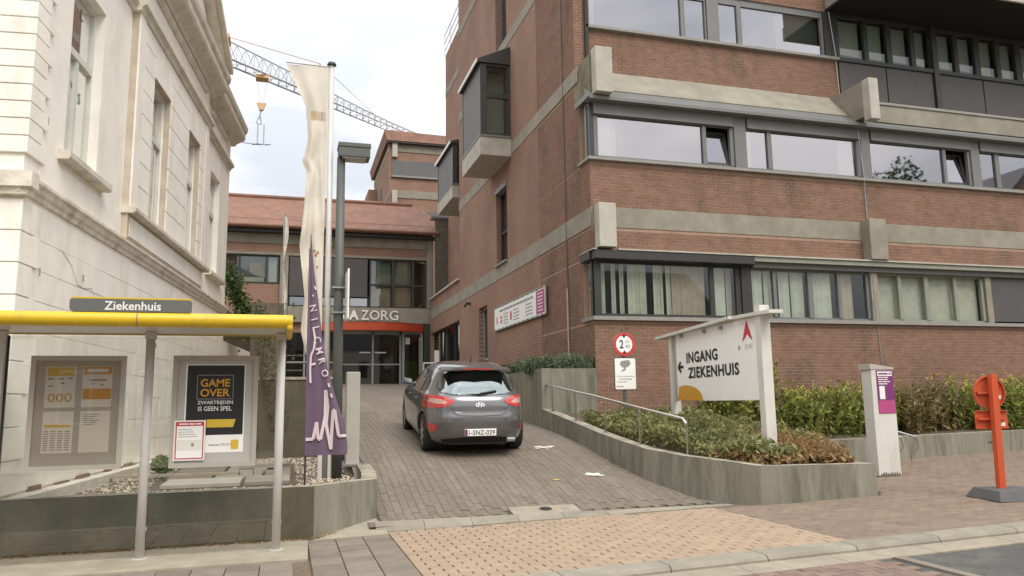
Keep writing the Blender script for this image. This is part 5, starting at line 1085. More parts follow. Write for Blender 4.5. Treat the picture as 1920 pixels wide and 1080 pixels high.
lp = thing('street_lamp', 'dark grey lamp post with a flat box head beside the ramp', 'street lamp', (.76, 11.83, .45))
MB().tube([(.76, 11.83, .40), (.745, 11.83, 3), (.745, 11.83, 5.36)], [.078, .07, .062], 16).build('pole', 'lamp_grey', lp, smooth=True); MB().box(.70, 11.68, 5.35, 1.18, 11.98, 5.50).build('lamp_head', 'lamp_grey', lp, bevel=.01); MB().box(.69, 11.67, 5.503, 1.19, 11.99, 5.575).build('head_lid', 'lamp_grey', lp, bevel=.01)
MB().box(.76, 11.7, 5.335, 1.12, 11.96, 5.349).build('lamp_glass', 'case_inner', lp); MB().cyl((.76, 11.83, 1.0), (.76, 11.83, 1.3), .0795, n=16).build('service_door', 'lamp_grey', lp)
es = thing('edge_on_plate', 'narrow white sign plate seen edge-on, clamped to the lamp post', 'sign', (.86, 11.6, 2.8))
MB().box(.842, 11.35, 2.79, .866, 11.9, 3.53).build('plate', 'sign_white', es, bevel=.008)
for z in (3.3, 2.92): MB().box(.64, 11.73, z-.012, .842, 11.93, z+.012).build('clamp', 'galvanised', es)
bo = thing('white_cabinet_post', 'tall plain off-white box post on the wall end beside the ramp', 'bollard', (1.03, 12.5, .5))
MB().box(.93, 12.4, .47, 1.14, 12.62, 2.055).build('body', 'cabinet_beige', bo, bevel=.012); MB().box(.84, 12.3, .60, 1.24, 12.7, .632).build('base_plate', 'galvanised', bo)
for x, y in ((.88, 12.33), (1.2, 12.33)): MB().cyl((x, y, .632), (x, y, .69), .018, n=8).build('bolt', 'galvanised', bo)
# slabs, plank and bush in the bed
sl = [(-1.55, -.55, 11.25, 12.1), (-.5, .1, 11.25, 12.2), (-1.6, -1.0, 12.2, 13.2), (-.95, -.3, 12.2, 13.1), (-.25, .12, 12.3, 13.6), (-1.6, -.9, 13.3, 14.8), (-.85, -.1, 13.2, 14.8)]
mats_ = ['case_grey', 'concrete', 'slab_grey', 'concrete', 'slab_grey', 'slab_grey', 'concrete']; labs = ['grey concrete slab nearest the wall in the gravel bed', 'pale concrete slab at the near right of the gravel bed', 'brown-grey slab at the left middle of the gravel bed', 'pale cover slab with wire handle in the middle of the gravel bed', 'narrow slab at the right edge of the gravel bed', 'large slab at the rear left of the gravel bed', 'large pale slab at the rear right of the gravel bed']
for (a, b, c, d), m, lb in zip(sl, mats_, labs): tag(MB().box(a, c, .474, b, d, .53).build('concrete_slab', m, None, bevel=.008), lb, 'slab', 'slabs lying in the gravel bed')
tag(MB().tube([(-.62, 12.35, .53), (-.62, 12.35, .62), (-.42, 12.35, .62), (-.42, 12.35, .53)], .008, 6).build('lifting_handle', 'dark_frame'), 'thin wire lifting handle on the middle slab', 'handle')
tag(MB().box(-2.55, 12.55, .532, -.6, 12.63, .57).build('timber_batten', 'timber'), 'long pale batten lying across the gravel bed', 'batten')
bu = thing('small_bush', 'small round green bush in the gravel bed by the white house', 'bush', (-1.75, 12.9, .47))
MB().cyl((-1.75, 12.9, .45), (-1.75, 12.9, .6), .02, .01, 6).build('stem', 'bark', bu); u = rng.normal(size=(500, 3)); u /= np.linalg.norm(u, axis=1)[:, None]; leaves('foliage', np.array([-1.75, 12.9, .68])+u*(rng.random((500, 1))**.4)*np.array([.17, .17, .13]), .045, 'leaf_bush', bu)

# ================================================================== SIGNS right of the ramp
hs = thing('height_limit_sign', 'round red-rimmed 2 m 40 height limit sign with camera notice on a grey post', 'road sign', (6.07, 13.2, 1))
MB().cyl((6.07, 13.24, .9), (6.07, 13.24, 2.86), .032, n=12).build('post', 'lamp_grey', hs)
def rdisc(c, r, Y, name, m, par, r_in=0, n=36):
    mb = MB()
    if r_in: mb.add([(c[0]+R*math.cos(k*6.2832/n), Y, c[1]+R*math.sin(k*6.2832/n)) for R in (r_in, r) for k in range(n)], [(k, n+k, n+(k+1) % n, (k+1) % n) for k in range(n)])
    else: mb.add([(c[0]+r*math.cos(k*6.2832/n), Y, c[1]+r*math.sin(k*6.2832/n)) for k in range(n)], [tuple(range(n))])
    return mb.build(name, m, par)
C0 = (6.072, 2.585); dsk = MB().cyl((C0[0], 13.205, C0[1]), (C0[0], 13.19, C0[1]), .225, n=36).build('disc', 'galvanised', hs); rdisc(C0, .222, 13.188, 'face', 'sign_white', dsk); rdisc(C0, .222, 13.186, 'rim', 'red_print', dsk, .165)
ln = MB(); put_text(ln, '2', (C0[0]-.055, 13.186, C0[1]), (1, 0, 0), (0, 0, 1), width=.085, height=.16, bold=.02)
for s in (1, -1): ln.add([(C0[0]-.05, 13.184, C0[1]+s*.172), (C0[0]+.05, 13.184, C0[1]+s*.172), (C0[0], 13.184, C0[1]+s*.115)], [(0, 1, 2)])
ln.build('lettering', 'black_print', dsk); ln = MB(); put_text(ln, 'm', (C0[0]+.065, 13.186, C0[1]+.045), (1, 0, 0), (0, 0, 1), width=.075, height=.045, bold=.01); put_text(ln, '40', (C0[0]+.065, 13.186, C0[1]-.04), (1, 0, 0), (0, 0, 1), width=.1, height=.07, bold=.01); ln.build('lettering', 'grey_print', dsk)
pl = rrect(5.855, 6.30, 1.735, 2.335, .03, 13.195, 13.205, 'notice_plate', 'dark_frame', hs); rrect(5.868, 6.287, 1.748, 2.322, .025, 13.190, 13.194, 'face', 'sign_white', pl)
MB().add([(5.99, 13.188, 2.27), (6.16, 13.188, 2.29), (6.19, 13.188, 2.22), (6.13, 13.188, 2.16), (6.03, 13.188, 2.15), (5.97, 13.188, 2.20)], [(0, 1, 2, 3, 4, 5)]).build('camera_icon', 'grey_print', pl); MB().add([(6.05, 13.188, 2.15), (6.09, 13.188, 2.15), (6.08, 13.188, 2.10), (6.0, 13.188, 2.07), (6.0, 13.188, 2.10), (6.05, 13.188, 2.12)], [(0, 1, 2, 3, 4, 5)]).build('camera_icon', 'grey_print', pl)
ln = MB(); put_text(ln, 'Camerabewaking', (6.075, 13.188, 1.985), (1, 0, 0), (0, 0, 1), width=.34, height=.04); greek(ln, (6.075, 13.188, 1.935), (1, 0, 0), (0, 0, 1), .25, .02, 4); greek(ln, (6.0, 13.188, 1.885), (1, 0, 0), (0, 0, 1), .2, .02, 5); greek(ln, (5.96, 13.188, 1.8), (1, 0, 0), (0, 0, 1), .14, .025, 6); ln.build('lettering', 'grey_print', pl)

sg = thing('hospital_sign', 'large white INGANG ZIEKENHUIS direction sign on two white posts', 'sign', (6.72, 9.8, .55))
Ls, Rs = Vector((6.97, 12.94, 0)), Vector((6.70, 9.83, 0)); dr_ = (Rs-Ls).normalized(); nr_ = dr_.cross(Vector((0, 0, 1))); 
if nr_.x > 0: nr_ = -nr_
Ws = (Rs-Ls).length
def SP(u, z, o=0): p = Ls+dr_*(u*Ws)+nr_*o; return (p.x, p.y, z)
def sbox(name, m, u0, u1, o0, o1, z0, z1, par=None, bevel=0): return MB().hexa([SP(u0, z0, o0), SP(u1, z0, o0), SP(u1, z0, o1), SP(u0, z0, o1), SP(u0, z1, o0), SP(u1, z1, o0), SP(u1, z1, o1), SP(u0, z1, o1)]).build(name, m, par or sg, bevel=bevel)
bd = sbox('board', 'sign_white', 0, 1, -.03, .0, 1.52, 2.74)
sbox('post', 'white_paint', 1.002, 1.052, -.10, .06, .45, 2.90, bevel=.008); sbox('post', 'white_paint', -.045, -.002, -.10, .05, .9, 2.78, bevel=.008); sbox('edge_strip', 'case_grey', 0.0, .03, .001, .006, 1.52, 2.74, bd)
MB().hexa([SP(-.20, 2.70, -.13), SP(.78, 2.78, -.13), SP(.78, 2.78, .12), SP(-.20, 2.70, .12), SP(-.20, 2.755, -.13), SP(.78, 2.83, -.13), SP(.78, 2.83, .12), SP(-.20, 2.755, .12)]).build('light_rail', 'white_paint', sg)
MB().hexa([SP(.80, 2.77, -.12), SP(1.16, 2.745, -.12), SP(1.16, 2.745, .10), SP(.80, 2.77, .10), SP(.80, 2.82, -.12), SP(1.16, 2.795, -.12), SP(1.16, 2.795, .10), SP(.80, 2.82, .10)]).build('light_rail', 'white_paint', sg)
for u in (.12, .42, .62): sbox('rail_clip', 'galvanised', u, u+.02, .002, .05, 2.66, 2.72)
ln = MB(); put_text(ln, 'INGANG', SP(.37, 2.28, .006), dr_, (0, 0, 1), width=.40*Ws*.98, height=.195, bold=.032, spacing=1.08); put_text(ln, 'ZIEKENHUIS', SP(.49, 2.01, .006), dr_, (0, 0, 1), width=.615*Ws*.98, height=.195, bold=.032, spacing=1.08); ln.build('lettering', 'black_print', bd)
ar = MB(); 
def bar2(a, b, w):
    d = Vector((b[0]-a[0], b[1]-a[1])); n_ = Vector((-d.y, d.x)).normalized()*w/2; q = [(a[0]+n_.x, a[1]+n_.y), (a[0]-n_.x, a[1]-n_.y), (b[0]-n_.x, b[1]-n_.y), (b[0]+n_.x, b[1]+n_.y)]; ar.add([SP(x/Ws, z, .006) for x, z in q], [(0, 1, 2, 3)])
bar2((.17, 2.13), (.40, 2.13), .05); bar2((.165, 2.13), (.29, 2.22), .06); bar2((.165, 2.13), (.29, 2.04), .06); ar.build('arrow', 'black_print', bd)
pts = [SP(.032, 1.525, .006)]+[SP(.032+.33*(1-math.cos(t))*0+.032*0+(.37-.032)*(k/16), 1.525+.27*math.sqrt(max(0, 1-((k/16-.32)/.68)**2)) if k/16 > .0 else 1.525, .006) for k, t in ((k, 0) for k in range(0, 17))]
MB().add(pts, [tuple(range(len(pts)))]).build('orange_curve', 'orange_print', bd)
ln = MB(); greek(ln, SP(.13, 1.62, .008), dr_, (0, 0, 1), .2, .05, 7); ln.build('lettering', 'yellow_print', bd)
ax_ = lambda x, z: SP(.89+x/Ws, 2.56+z, .006)
MB().add([ax_(-.16, -.15), ax_(0, .17), ax_(.16, -.15), ax_(.075, -.10), ax_(0, -.04), ax_(-.075, -.10)], [(0, 4, 5), (0, 1, 4), (1, 2, 4), (2, 3, 4)]).build('emblem', 'red_print', bd)
ln = MB(); put_text(ln, 'A', SP(.865-.06, 2.33, .006), dr_, (0, 0, 1), width=.09, height=.08); ln.build('lettering', 'grey_print', bd); ln = MB(); put_text(ln, 'ZORG', SP(.93-.03, 2.33, .006), dr_, (0, 0, 1), width=.24, height=.07, bold=-.01); ln.build('lettering', 'case_inner', bd)

tt = thing('parking_totem', 'white payment totem with purple panel beside the planter corner', 'totem', (9.76, 10.95, .22))
MB().hexa([(9.53, 10.84, .23), (9.99, 10.84, .23), (9.99, 11.1, .23), (9.55, 11.1, .23), (9.53, 10.84, 2.0), (9.99, 10.84, 2.0), (9.99, 11.1, 2.0), (9.55, 11.1, 2.0)]).build('body', 'white_paint', tt, bevel=.012)
MB().hexa([(9.51, 10.83, 2.002), (10.0, 10.83, 2.002), (10.0, 11.11, 2.002), (9.51, 11.11, 2.002), (9.51, 10.83, 2.10), (10.0, 10.83, 2.035), (10.0, 11.11, 2.035), (9.51, 11.11, 2.10)]).build('sloped_cap', 'case_grey', tt); MB().box(9.50, 10.80, .215, 10.02, 11.14, .232).build('base_plate', 'timber_dark', tt)
for k in range(9): MB().quad((9.56+k*.045, 10.838, .235), (9.60+k*.045, 10.838, .235), (9.595+k*.045, 10.838, .27+.035*((k*7) % 5)/4), (9.565+k*.045, 10.838, .26+.03*((k*3) % 4)/3)).build('dirt_stain', 'timber_dark', tt)
pn = MB().box(9.63, 10.832, 1.26, 9.975, 10.839, 1.985).build('panel', 'purple_print', tt); MB().quad((9.632, 10.8305, 1.262), (9.973, 10.8305, 1.262), (9.973, 10.8305, 1.48), (9.632, 10.8305, 1.48)).build('print', 'pink_print', pn)
MB().quad((9.65, 10.8305, 1.89), (9.95, 10.8305, 1.89), (9.95, 10.8305, 1.965), (9.65, 10.8305, 1.965)).build('print', 'white_print', pn); MB().quad((9.67, 10.8305, 1.50), (9.78, 10.8305, 1.50), (9.78, 10.8305, 1.72), (9.67, 10.8305, 1.72)).build('print', 'white_print', pn)
ln = MB(); greek(ln, (9.8, 10.829, 1.927), (1, 0, 0), (0, 0, 1), .26, .04, 9); ln.build('lettering', 'purple_print', pn); ln = MB()
for k in range(4): greek(ln, (9.78-.02*(k % 2), 10.83, 1.865-k*.036), (1, 0, 0), (0, 0, 1), .24-.05*(k % 2), .022, k)
ln.build('lettering', 'white_print', pn)
og = thing('temporary_road_sign', 'orange temporary road sign seen from behind on a grey rubber foot', 'road sign', (9.0, 8.12, .21))
bz = .205
MB().hexa([(8.66, 7.80, bz), (9.40, 7.62, bz), (9.56, 8.30, bz), (8.80, 8.46, bz), (8.75, 7.87, bz+.13), (9.34, 7.73, bz+.13), (9.47, 8.24, bz+.13), (8.86, 8.38, bz+.13)]).build('rubber_foot', 'base_rubber', og, bevel=.012)
MB().hexa([(8.99, 8.08, bz+.12), (9.07, 8.06, bz+.12), (9.09, 8.14, bz+.12), (9.01, 8.16, bz+.12), (9.04, 8.08, 1.82), (9.12, 8.06, 1.82), (9.14, 8.14, 1.82), (9.06, 8.16, 1.82)]).build('post', 'orange_paint', og)
a_ = rad(-20); rx_ = Vector((math.cos(a_), math.sin(a_), 0)); ry_ = Vector((-math.sin(a_), math.cos(a_), 0)); c0 = Vector((9.10, 8.20, 1.575))
mb = MB(); N = 30; ring = [c0+rx_*(.2*math.cos(k*6.2832/N))+Vector((0, 0, .225*math.sin(k*6.2832/N))) for k in range(N)]; mb.prism(ring, ry_*.02); dk = mb.build('round_panel', 'orange_paint', og)
mb = MB(); mb.add([c0+rx_*(R*math.cos(k*6.2832/N))+Vector((0, 0, R*1.12*math.sin(k*6.2832/N)))-ry_*d for R, d in ((.2, .0), (.2, .03), (.188, .03), (.188, .002)) for k in range(N)], [(j*N+k, j*N+(k+1) % N, (j+1)*N+(k+1) % N, (j+1)*N+k) for j in range(3) for k in range(N)]); mb.build('rolled_edge', 'orange_paint', dk)
def obox(name, m, cx, cz, w, h, o0, o1, par, bev=0):
    p = lambda x, z, o: c0+rx_*x+ry_*o+Vector((0, 0, z-c0.z))
    return MB().hexa([p(cx-w/2, cz-h/2, o0), p(cx+w/2, cz-h/2, o0), p(cx+w/2, cz-h/2, o1), p(cx-w/2, cz-h/2, o1), p(cx-w/2, cz+h/2, o0), p(cx+w/2, cz+h/2, o0), p(cx+w/2, cz+h/2, o1), p(cx-w/2, cz+h/2, o1)]).build(name, m, par, bevel=bev)
rp_ = obox('rectangular_panel', 'orange_paint', 0, 1.22, .42, .235, 0, .02, og, .02)
for z in (1.335, 1.105): obox('rolled_edge', 'orange_paint', 0, z, .42, .012, -.03, -.001, rp_)
for z, w in ((1.575, .3), (1.23, .34), (.92, .12)): obox('clamp_bar', 'galvanised' if w < .2 else 'orange_paint', -.02, z, w, .03, -.05, -.002, og)
obox('sticker', 'white_print', .10, 1.515, .1, .05, -.004, -.001, dk); obox('sticker', 'white_print', .12, 1.155, .1, .05, -.004, -.001, rp_); obox('narrow_plate', 'white_paint', .07, .87, .03, .42, .0, .02, og)
bk = thing('bicycle_stand', 'bent steel tube bicycle stand behind the white totem', 'bicycle stand', (11.0, 12.1, .25))
for dx in (0, .35): MB().tube([(11.05+dx, 12.1, .25), (11.05+dx, 12.1, .45), (11.15+dx, 12.0, .6), (11.1+dx, 12.0, .78), (10.8+dx, 12.1, .88), (10.55+dx, 12.2, .88)], .018, 8).build('hoop', 'galvanised', bk)
MB().tube([(10.55, 12.2, .25), (10.55, 12.2, .88)], .018, 8).build('leg', 'galvanised', bk)

# handrail along the ramp
hr = thing('ramp_handrail', 'stainless steel handrail on the planter wall along the ramp', 'handrail', (5.6, 11.5, .8))
RP = [(5.24, 20.5, 2.44), (5.25, 18.34, 2.21), (5.25, 15.48, 1.9), (5.27, 12.84, 1.64), (5.4, 11.22, 1.42), (5.70, 10.62, 1.285), (5.76, 10.52, 1.26), (5.775, 10.47, 1.20), (5.775, 10.46, 1.14)]
MB().tube(RP, .023, 10).build('rail', 'steel', hr, smooth=True)
for x, y, zt, zb in ((5.25, 15.0, 1.83, 1.36), (5.25, 13.71, 1.70, 1.18), (5.265, 12.37, 1.55, 1.0), (5.40, 11.3, 1.40, .83), (5.77, 10.47, 1.24, .71)):
    MB().cyl((x+.02, y, zb), (x+.02, y, zt), .017, n=8).build('post', 'steel', hr); MB().cyl((x+.02, y, zb), (x+.02, y, zb+.012), .05, n=10).build('foot_plate', 'steel', hr); MB().tube([(x+.02, y, zt-.03), (x-.06, y-.02, zt-.035)], .008, 6).build('bracket', 'steel', hr)
# railings near the entrance
rl = thing('terrace_railing', 'black tubular railing on the terrace left of the ramp', 'railing', (0, 27, 2.2))
for z in (2.45, 2.7, 2.95, 3.2): MB().tube([(-2.5, 27, z), (.75, 27, z)], .025, 6).build('rail', 'dark_frame', rl)
for x in (-1.6, -.8, 0, .7): MB().tube([(x, 27, 2.2), (x, 27, 3.2)], .03, 6).build('post', 'dark_frame', rl)
r2 = thing('entrance_handrail', 'pale handrail with a white post beside the glazed link window', 'handrail', (5.8, 28.5, 2.1))
MB().tube([(5.2, 30, 3.1), (6.3, 28.6, 3.05)], .03, 6).build('rail', 'white_metal', r2); MB().tube([(5.2, 30, 2.1), (5.2, 30, 3.1)], .03, 6).build('post', 'white_metal', r2); MB().box(5.5, 29.2, 2.0, 5.66, 29.3, 3.55).build('white_post', 'white_print', r2)
MB().tube([(5.4, 29.3, 2.9), (6.3, 27.5, 2.4)], .025, 6).build('sloping_rail', 'white_metal', r2)
bf_ = thing('distant_flagpole', 'slim grey flagpole with a limp pale flag in front of the entrance building', 'flag', (-.15, 30, 2.2))
MB().tube([(-.13, 30, 2.1), (-.2, 30, 8.9)], .035, 8).build('pole', 'galvanised', bf_); MB().grid(lambda u, v: (-.19-.0*u+.16*u*(.6+.4*math.sin(v*9)), 29.95+.05*math.sin(u*8+v*6), 8.7-v*3.6), 5, 24).build('cloth', 'stone_trim', bf_, smooth=True)
lt_ = thing('lean_to', 'white lean-to annex with brown slatted roof and ivy behind the white house', 'lean-to', (-1.3, 22.6, 2.2))
for k in range(9): MB().hexa([(-2.2+k*.17, 22.4, 4.75-k*.17-.1), (-2.2+k*.17+.2, 22.4, 4.75-k*.17-.25), (-2.2+k*.17+.2, 24, 4.75-k*.17-.25), (-2.2+k*.17, 24, 4.75-k*.17-.1), (-2.2+k*.17, 22.4, 4.75-k*.17), (-2.2+k*.17+.2, 22.4, 4.75-k*.17-.14), (-2.2+k*.17+.2, 24, 4.75-k*.17-.14), (-2.2+k*.17, 24, 4.75-k*.17)]).build('slat', 'timber_dark', lt_)
mb = MB(); holes_wall(lambda a, b, c, d: hbox(mb, a, b, -.45, -.02, c, d), 12.302, 18.5, .4, 3.3, [(13.0, 14.0, 1.2, 2.45), (15.6, 16.6, 1.2, 2.45)]); mb.build('wall', 'stucco', lt_)
for a in (13.0, 15.6): mb = MB(); hbox(mb, a, a+1, -.44, -.40, 1.2, 2.45); mb.build('niche_back', 'stone_trim', lt_)

# ================================================================== CAR
car = thing('hatchback_car', 'grey five-door hatchback driving up the paved ramp, seen from behind', 'car', (3.02, 12.35, .62))
ZW = ([.17, .22, .32, .5, .7, .85, .95, 1.0, 1.2, 1.34, 1.40, 1.44, 1.465, 1.475], [.76, .84, .87, .887, .89, .875, .855, .82, .715, .635, .585, .52, .40, .22])
ZR = ([.17, .22, .30, .42, .55, .64, .68, .72, .80, .90, .965, 1.0, 1.1, 1.2, 1.3, 1.36, 1.40, 1.44, 1.465, 1.475], [.20, .12, .05, .01, .0, .015, .032, .045, .06, .09, .13, .20, .28, .37, .46, .52, .48, .55, .85, 1.1])
ZF = ([.17, .3, .5, .65, .78, .88, .95, 1.0, 1.1, 1.2, 1.3, 1.38, 1.44, 1.465, 1.475], [4.15, 4.27, 4.30, 4.27, 4.15, 3.85, 3.35, 3.12, 2.92, 2.72, 2.5, 2.3, 2.0, 1.8, 1.6])
def NP(z): return float(np.interp(z, [.2, .6, 1.0, 1.3, 1.475], [4.6, 4.6, 4.2, 3.6, 2.6]))
def wz(z): return float(np.interp(z, *ZW))
def yr(z): return float(np.interp(z, *ZR))
def yf(z): return float(np.interp(z, *ZF))
def ring(t, z):  # t 0..1 around, start at rear centre going to the left side
    a = 2*math.pi*t; n = NP(z); c, s = math.cos(a), math.sin(a)
    x = -wz(z)*math.copysign(abs(s)**(2/n), s); yc, l = (yr(z)+yf(z))/2, (yf(z)-yr(z))/2
    return (x, yc-l*math.copysign(abs(c)**(2/n), c), z)
def rear(x, z, off=0): n = NP(z); yc, l = (yr(z)+yf(z))/2, (yf(z)-yr(z))/2; return (x, yc-l*(max(0, 1-abs(x/wz(z))**n))**(1/n)-off, z)
def sidep(y, z, sgn, off=0): n = NP(z); yc, l = (yr(z)+yf(z))/2, (yf(z)-yr(z))/2; return (sgn*(wz(z)*(max(0, 1-abs((y-yc)/l)**n))**(1/n)+off), y, z)
AX = (.80, 3.45); WR = .315; ARCH = .365
NT = 260; zl = [.17, .19, .22, .26, .30]+[.30+.028*k for k in range(1, 26)]+[1.02, 1.05, 1.09, 1.13, 1.17, 1.21, 1.25, 1.29, 1.32, 1.345, 1.365, 1.385, 1.40, 1.415, 1.43, 1.44, 1.45, 1.458, 1.465, 1.47, 1.475]
# spread ring parameters evenly along the outline
def even_ts(z):
    m = 1600; P = np.array([ring(k/m, z)[:2] for k in range(m+1)]); d = np.r_[0, np.cumsum(np.hypot(*np.diff(P, axis=0).T))]; return np.interp(np.linspace(0, d[-1], NT+1)[:-1], d, np.linspace(0, 1, m+1))
TS = even_ts(.6); Vb = []; Fb = []
for z in zl:
    for t in TS: Vb.append(ring(t, z))
for i in range(len(zl)-1):
    for k in range(NT):
        q = (i*NT+k, i*NT+(k+1) % NT, (i+1)*NT+(k+1) % NT, (i+1)*NT+k); c = np.mean([Vb[j] for j in q], axis=0)
        if abs(c[0]) > .55 and any((c[1]-a)**2+(c[2]-WR)**2 < ARCH**2 for a in AX): continue
        Fb.append(q[::-1])
Fb.append(tuple((len(zl)-1)*NT+k for k in range(NT))[::-1])
mb = MB(); mb.add(Vb, Fb); bo_ = mb.build('body', 'car_paint', car, smooth=True, local=True)
mb = MB(); mb.box(-.62, .35, .2, .62, 4.0, .55); mb.box(-.70, 1.25, .2, .70, 3.0, .9); mb.build('underbody', 'car_black', car, local=True)
for y in AX:
    for s in (-1, 1):
        mb = MB(); N = 40
        def lip(r, x): return [(x, y+r*math.cos(rad(-12)+k*rad(204)/N), WR+r*math.sin(rad(-12)+k*rad(204)/N)) for k in range(N+1)]
        a_, b_, c_ = [], [], []
        for p in lip(ARCH-.012, 0): q = sidep(p[1], max(.2, p[2]), s, -.02); a_.append((q[0], p[1], p[2]))
        for p in lip(ARCH+.018, 0): q = sidep(p[1], max(.2, p[2]), s, .006); b_.append((q[0], p[1], p[2]))
        for p in lip(ARCH-.012, 0): c_.append((s*.5, p[1], p[2]))
        mb.add(b_+a_, [(k, k+1, N+2+k, N+1+k) for k in range(N)]); mb.build('arch_lip', 'car_paint', bo_, local=True)
        mb = MB(); mb.add(a_+c_, [(k, k+1, N+2+k, N+1+k) for k in range(N)]); mb.build('wheel_well', 'car_black', bo_, local=True)
        w = MB(); X0, X1 = s*.63, s*.855; rr = [(X0, .24), (X0, .295), (X0+s*.02, WR), (X1-s*.035, WR), (X1-s*.005, .295), (X1, .235), (X1-s*.012, .222)]; M = 36; v = [(xx, y+R*math.cos(k*6.2832/M), WR+R*math.sin(k*6.2832/M)) for xx, R in rr for k in range(M)]
        w.add(v, [(j*M+k, j*M+(k+1) % M, (j+1)*M+(k+1) % M, (j+1)*M+k) for j in range(len(rr)-1) for k in range(M)]); w.add([(X0, y+.24*math.cos(k*6.2832/M), WR+.24*math.sin(k*6.2832/M)) for k in range(M)], [tuple(range(M))]); wh = w.build('wheel', 'rubber', car, smooth=True, local=True)
        r_ = MB(); xo = X1-s*.012
        r_.add([(xo, y+R*math.cos(k*6.2832/M), WR+R*math.sin(k*6.2832/M)) for R in (.222, .195) for k in range(M)], [(k, (k+1) % M, M+(k+1) % M, M+k) for k in range(M)])
        for k in range(7):
            a = k*6.2832/7; d = (math.cos(a), math.sin(a)); e = (-d[1], d[0]); r_.add([(xo+s*.004, y+d[0]*.05+e[0]*.032, WR+d[1]*.05+e[1]*.032), (xo+s*.004, y+d[0]*.05-e[0]*.032, WR+d[1]*.05-e[1]*.032), (xo, y+d[0]*.2-e[0]*.042, WR+d[1]*.2-e[1]*.042), (xo, y+d[0]*.2+e[0]*.042, WR+d[1]*.2+e[1]*.042)], [(0, 1, 2, 3)])
        r_.add([(xo+s*.006, y+.065*math.cos(k*6.2832/16), WR+.065*math.sin(k*6.2832/16)) for k in range(16)], [tuple(range(16))]); r_.build('rim', 'rim', wh, local=True)
        d_ = MB(); d_.add([(xo-s*.05, y+.2*math.cos(k*6.2832/M), WR+.2*math.sin(k*6.2832/M)) for k in range(M)], [tuple(range(M))]); d_.build('brake_disc', 'car_black', wh, local=True)
def poly_patch(fn, outline, name, m, par, off=.004, res=26, sm=True):
    """patch on the body with a free outline in two surface coordinates"""
    P = [Vector((a, b)) for a, b in outline]; zs_ = [p.y for p in P]; z0, z1 = min(zs_), max(zs_); mb = MB(); rows = []
    for j in range(res+1):
        z = z0+(z1-z0)*(j/res); z = min(max(z, z0+1e-5), z1-1e-5); xs = []
        for a, b in zip(P, P[1:]+P[:1]):
            if (a.y-z)*(b.y-z) < 0: xs.append(a.x+(b.x-a.x)*(z-a.y)/(b.y-a.y))
        xs.sort(); lo, hi = (xs[0], xs[-1]) if xs else rows[-1]; rows.append((lo, hi))
        rows[-1] = (lo, hi)
    v = []; nx = 14
    for j, (lo, hi) in enumerate(rows):
        z = z0+(z1-z0)*(j/res)
        for i in range(nx+1): v.append(fn(lo+(hi-lo)*i/nx, z, off))
    mb.add(v, [(j*(nx+1)+i, j*(nx+1)+i+1, (j+1)*(nx+1)+i+1, (j+1)*(nx+1)+i) for j in range(res) for i in range(nx)]); return mb.build(name, m, par, smooth=sm, local=True)
R_ = lambda x, z, o: rear(x, z, o)
rg = [(-.60, 1.02), (-.40, .985), (0, .975), (.40, .985), (.60, 1.02), (.66, 1.08), (.63, 1.2), (.575, 1.325), (.3, 1.345), (0, 1.35), (-.3, 1.345), (-.575, 1.325), (-.63, 1.2), (-.66, 1.08)]
poly_patch(R_, [(x*1.04, 1.16+(z-1.16)*1.08) for x, z in rg], 'window_surround', 'car_black', car, .002); poly_patch(R_, rg, 'rear_window', 'car_glass', car, .007)
sp_l = MB(); sp_l.grid(lambda u, v: ((u-.5)*1.16, .30+.30*v+.06*abs(u-.5)*2, 1.405+.03*v-.03*(2*abs(u-.5))**2), 16, 4); sp_l.grid(lambda u, v: ((u-.5)*1.16, .30+.25*v+.06*abs(u-.5)*2, 1.38-.02*v-.03*(2*abs(u-.5))**2), 16, 4); sp_l.grid(lambda u, v: ((u-.5)*1.16, .30+.06*abs(u-.5)*2, 1.38+.025*v-.03*(2*abs(u-.5))**2), 16, 1); sp_l.build('spoiler', 'car_paint', car, smooth=True, local=True)
MB().grid(lambda u, v: ((u-.5)*.5, .297, 1.383+.018*v), 8, 1).build('brake_light', 'lamp_red', car, local=True)
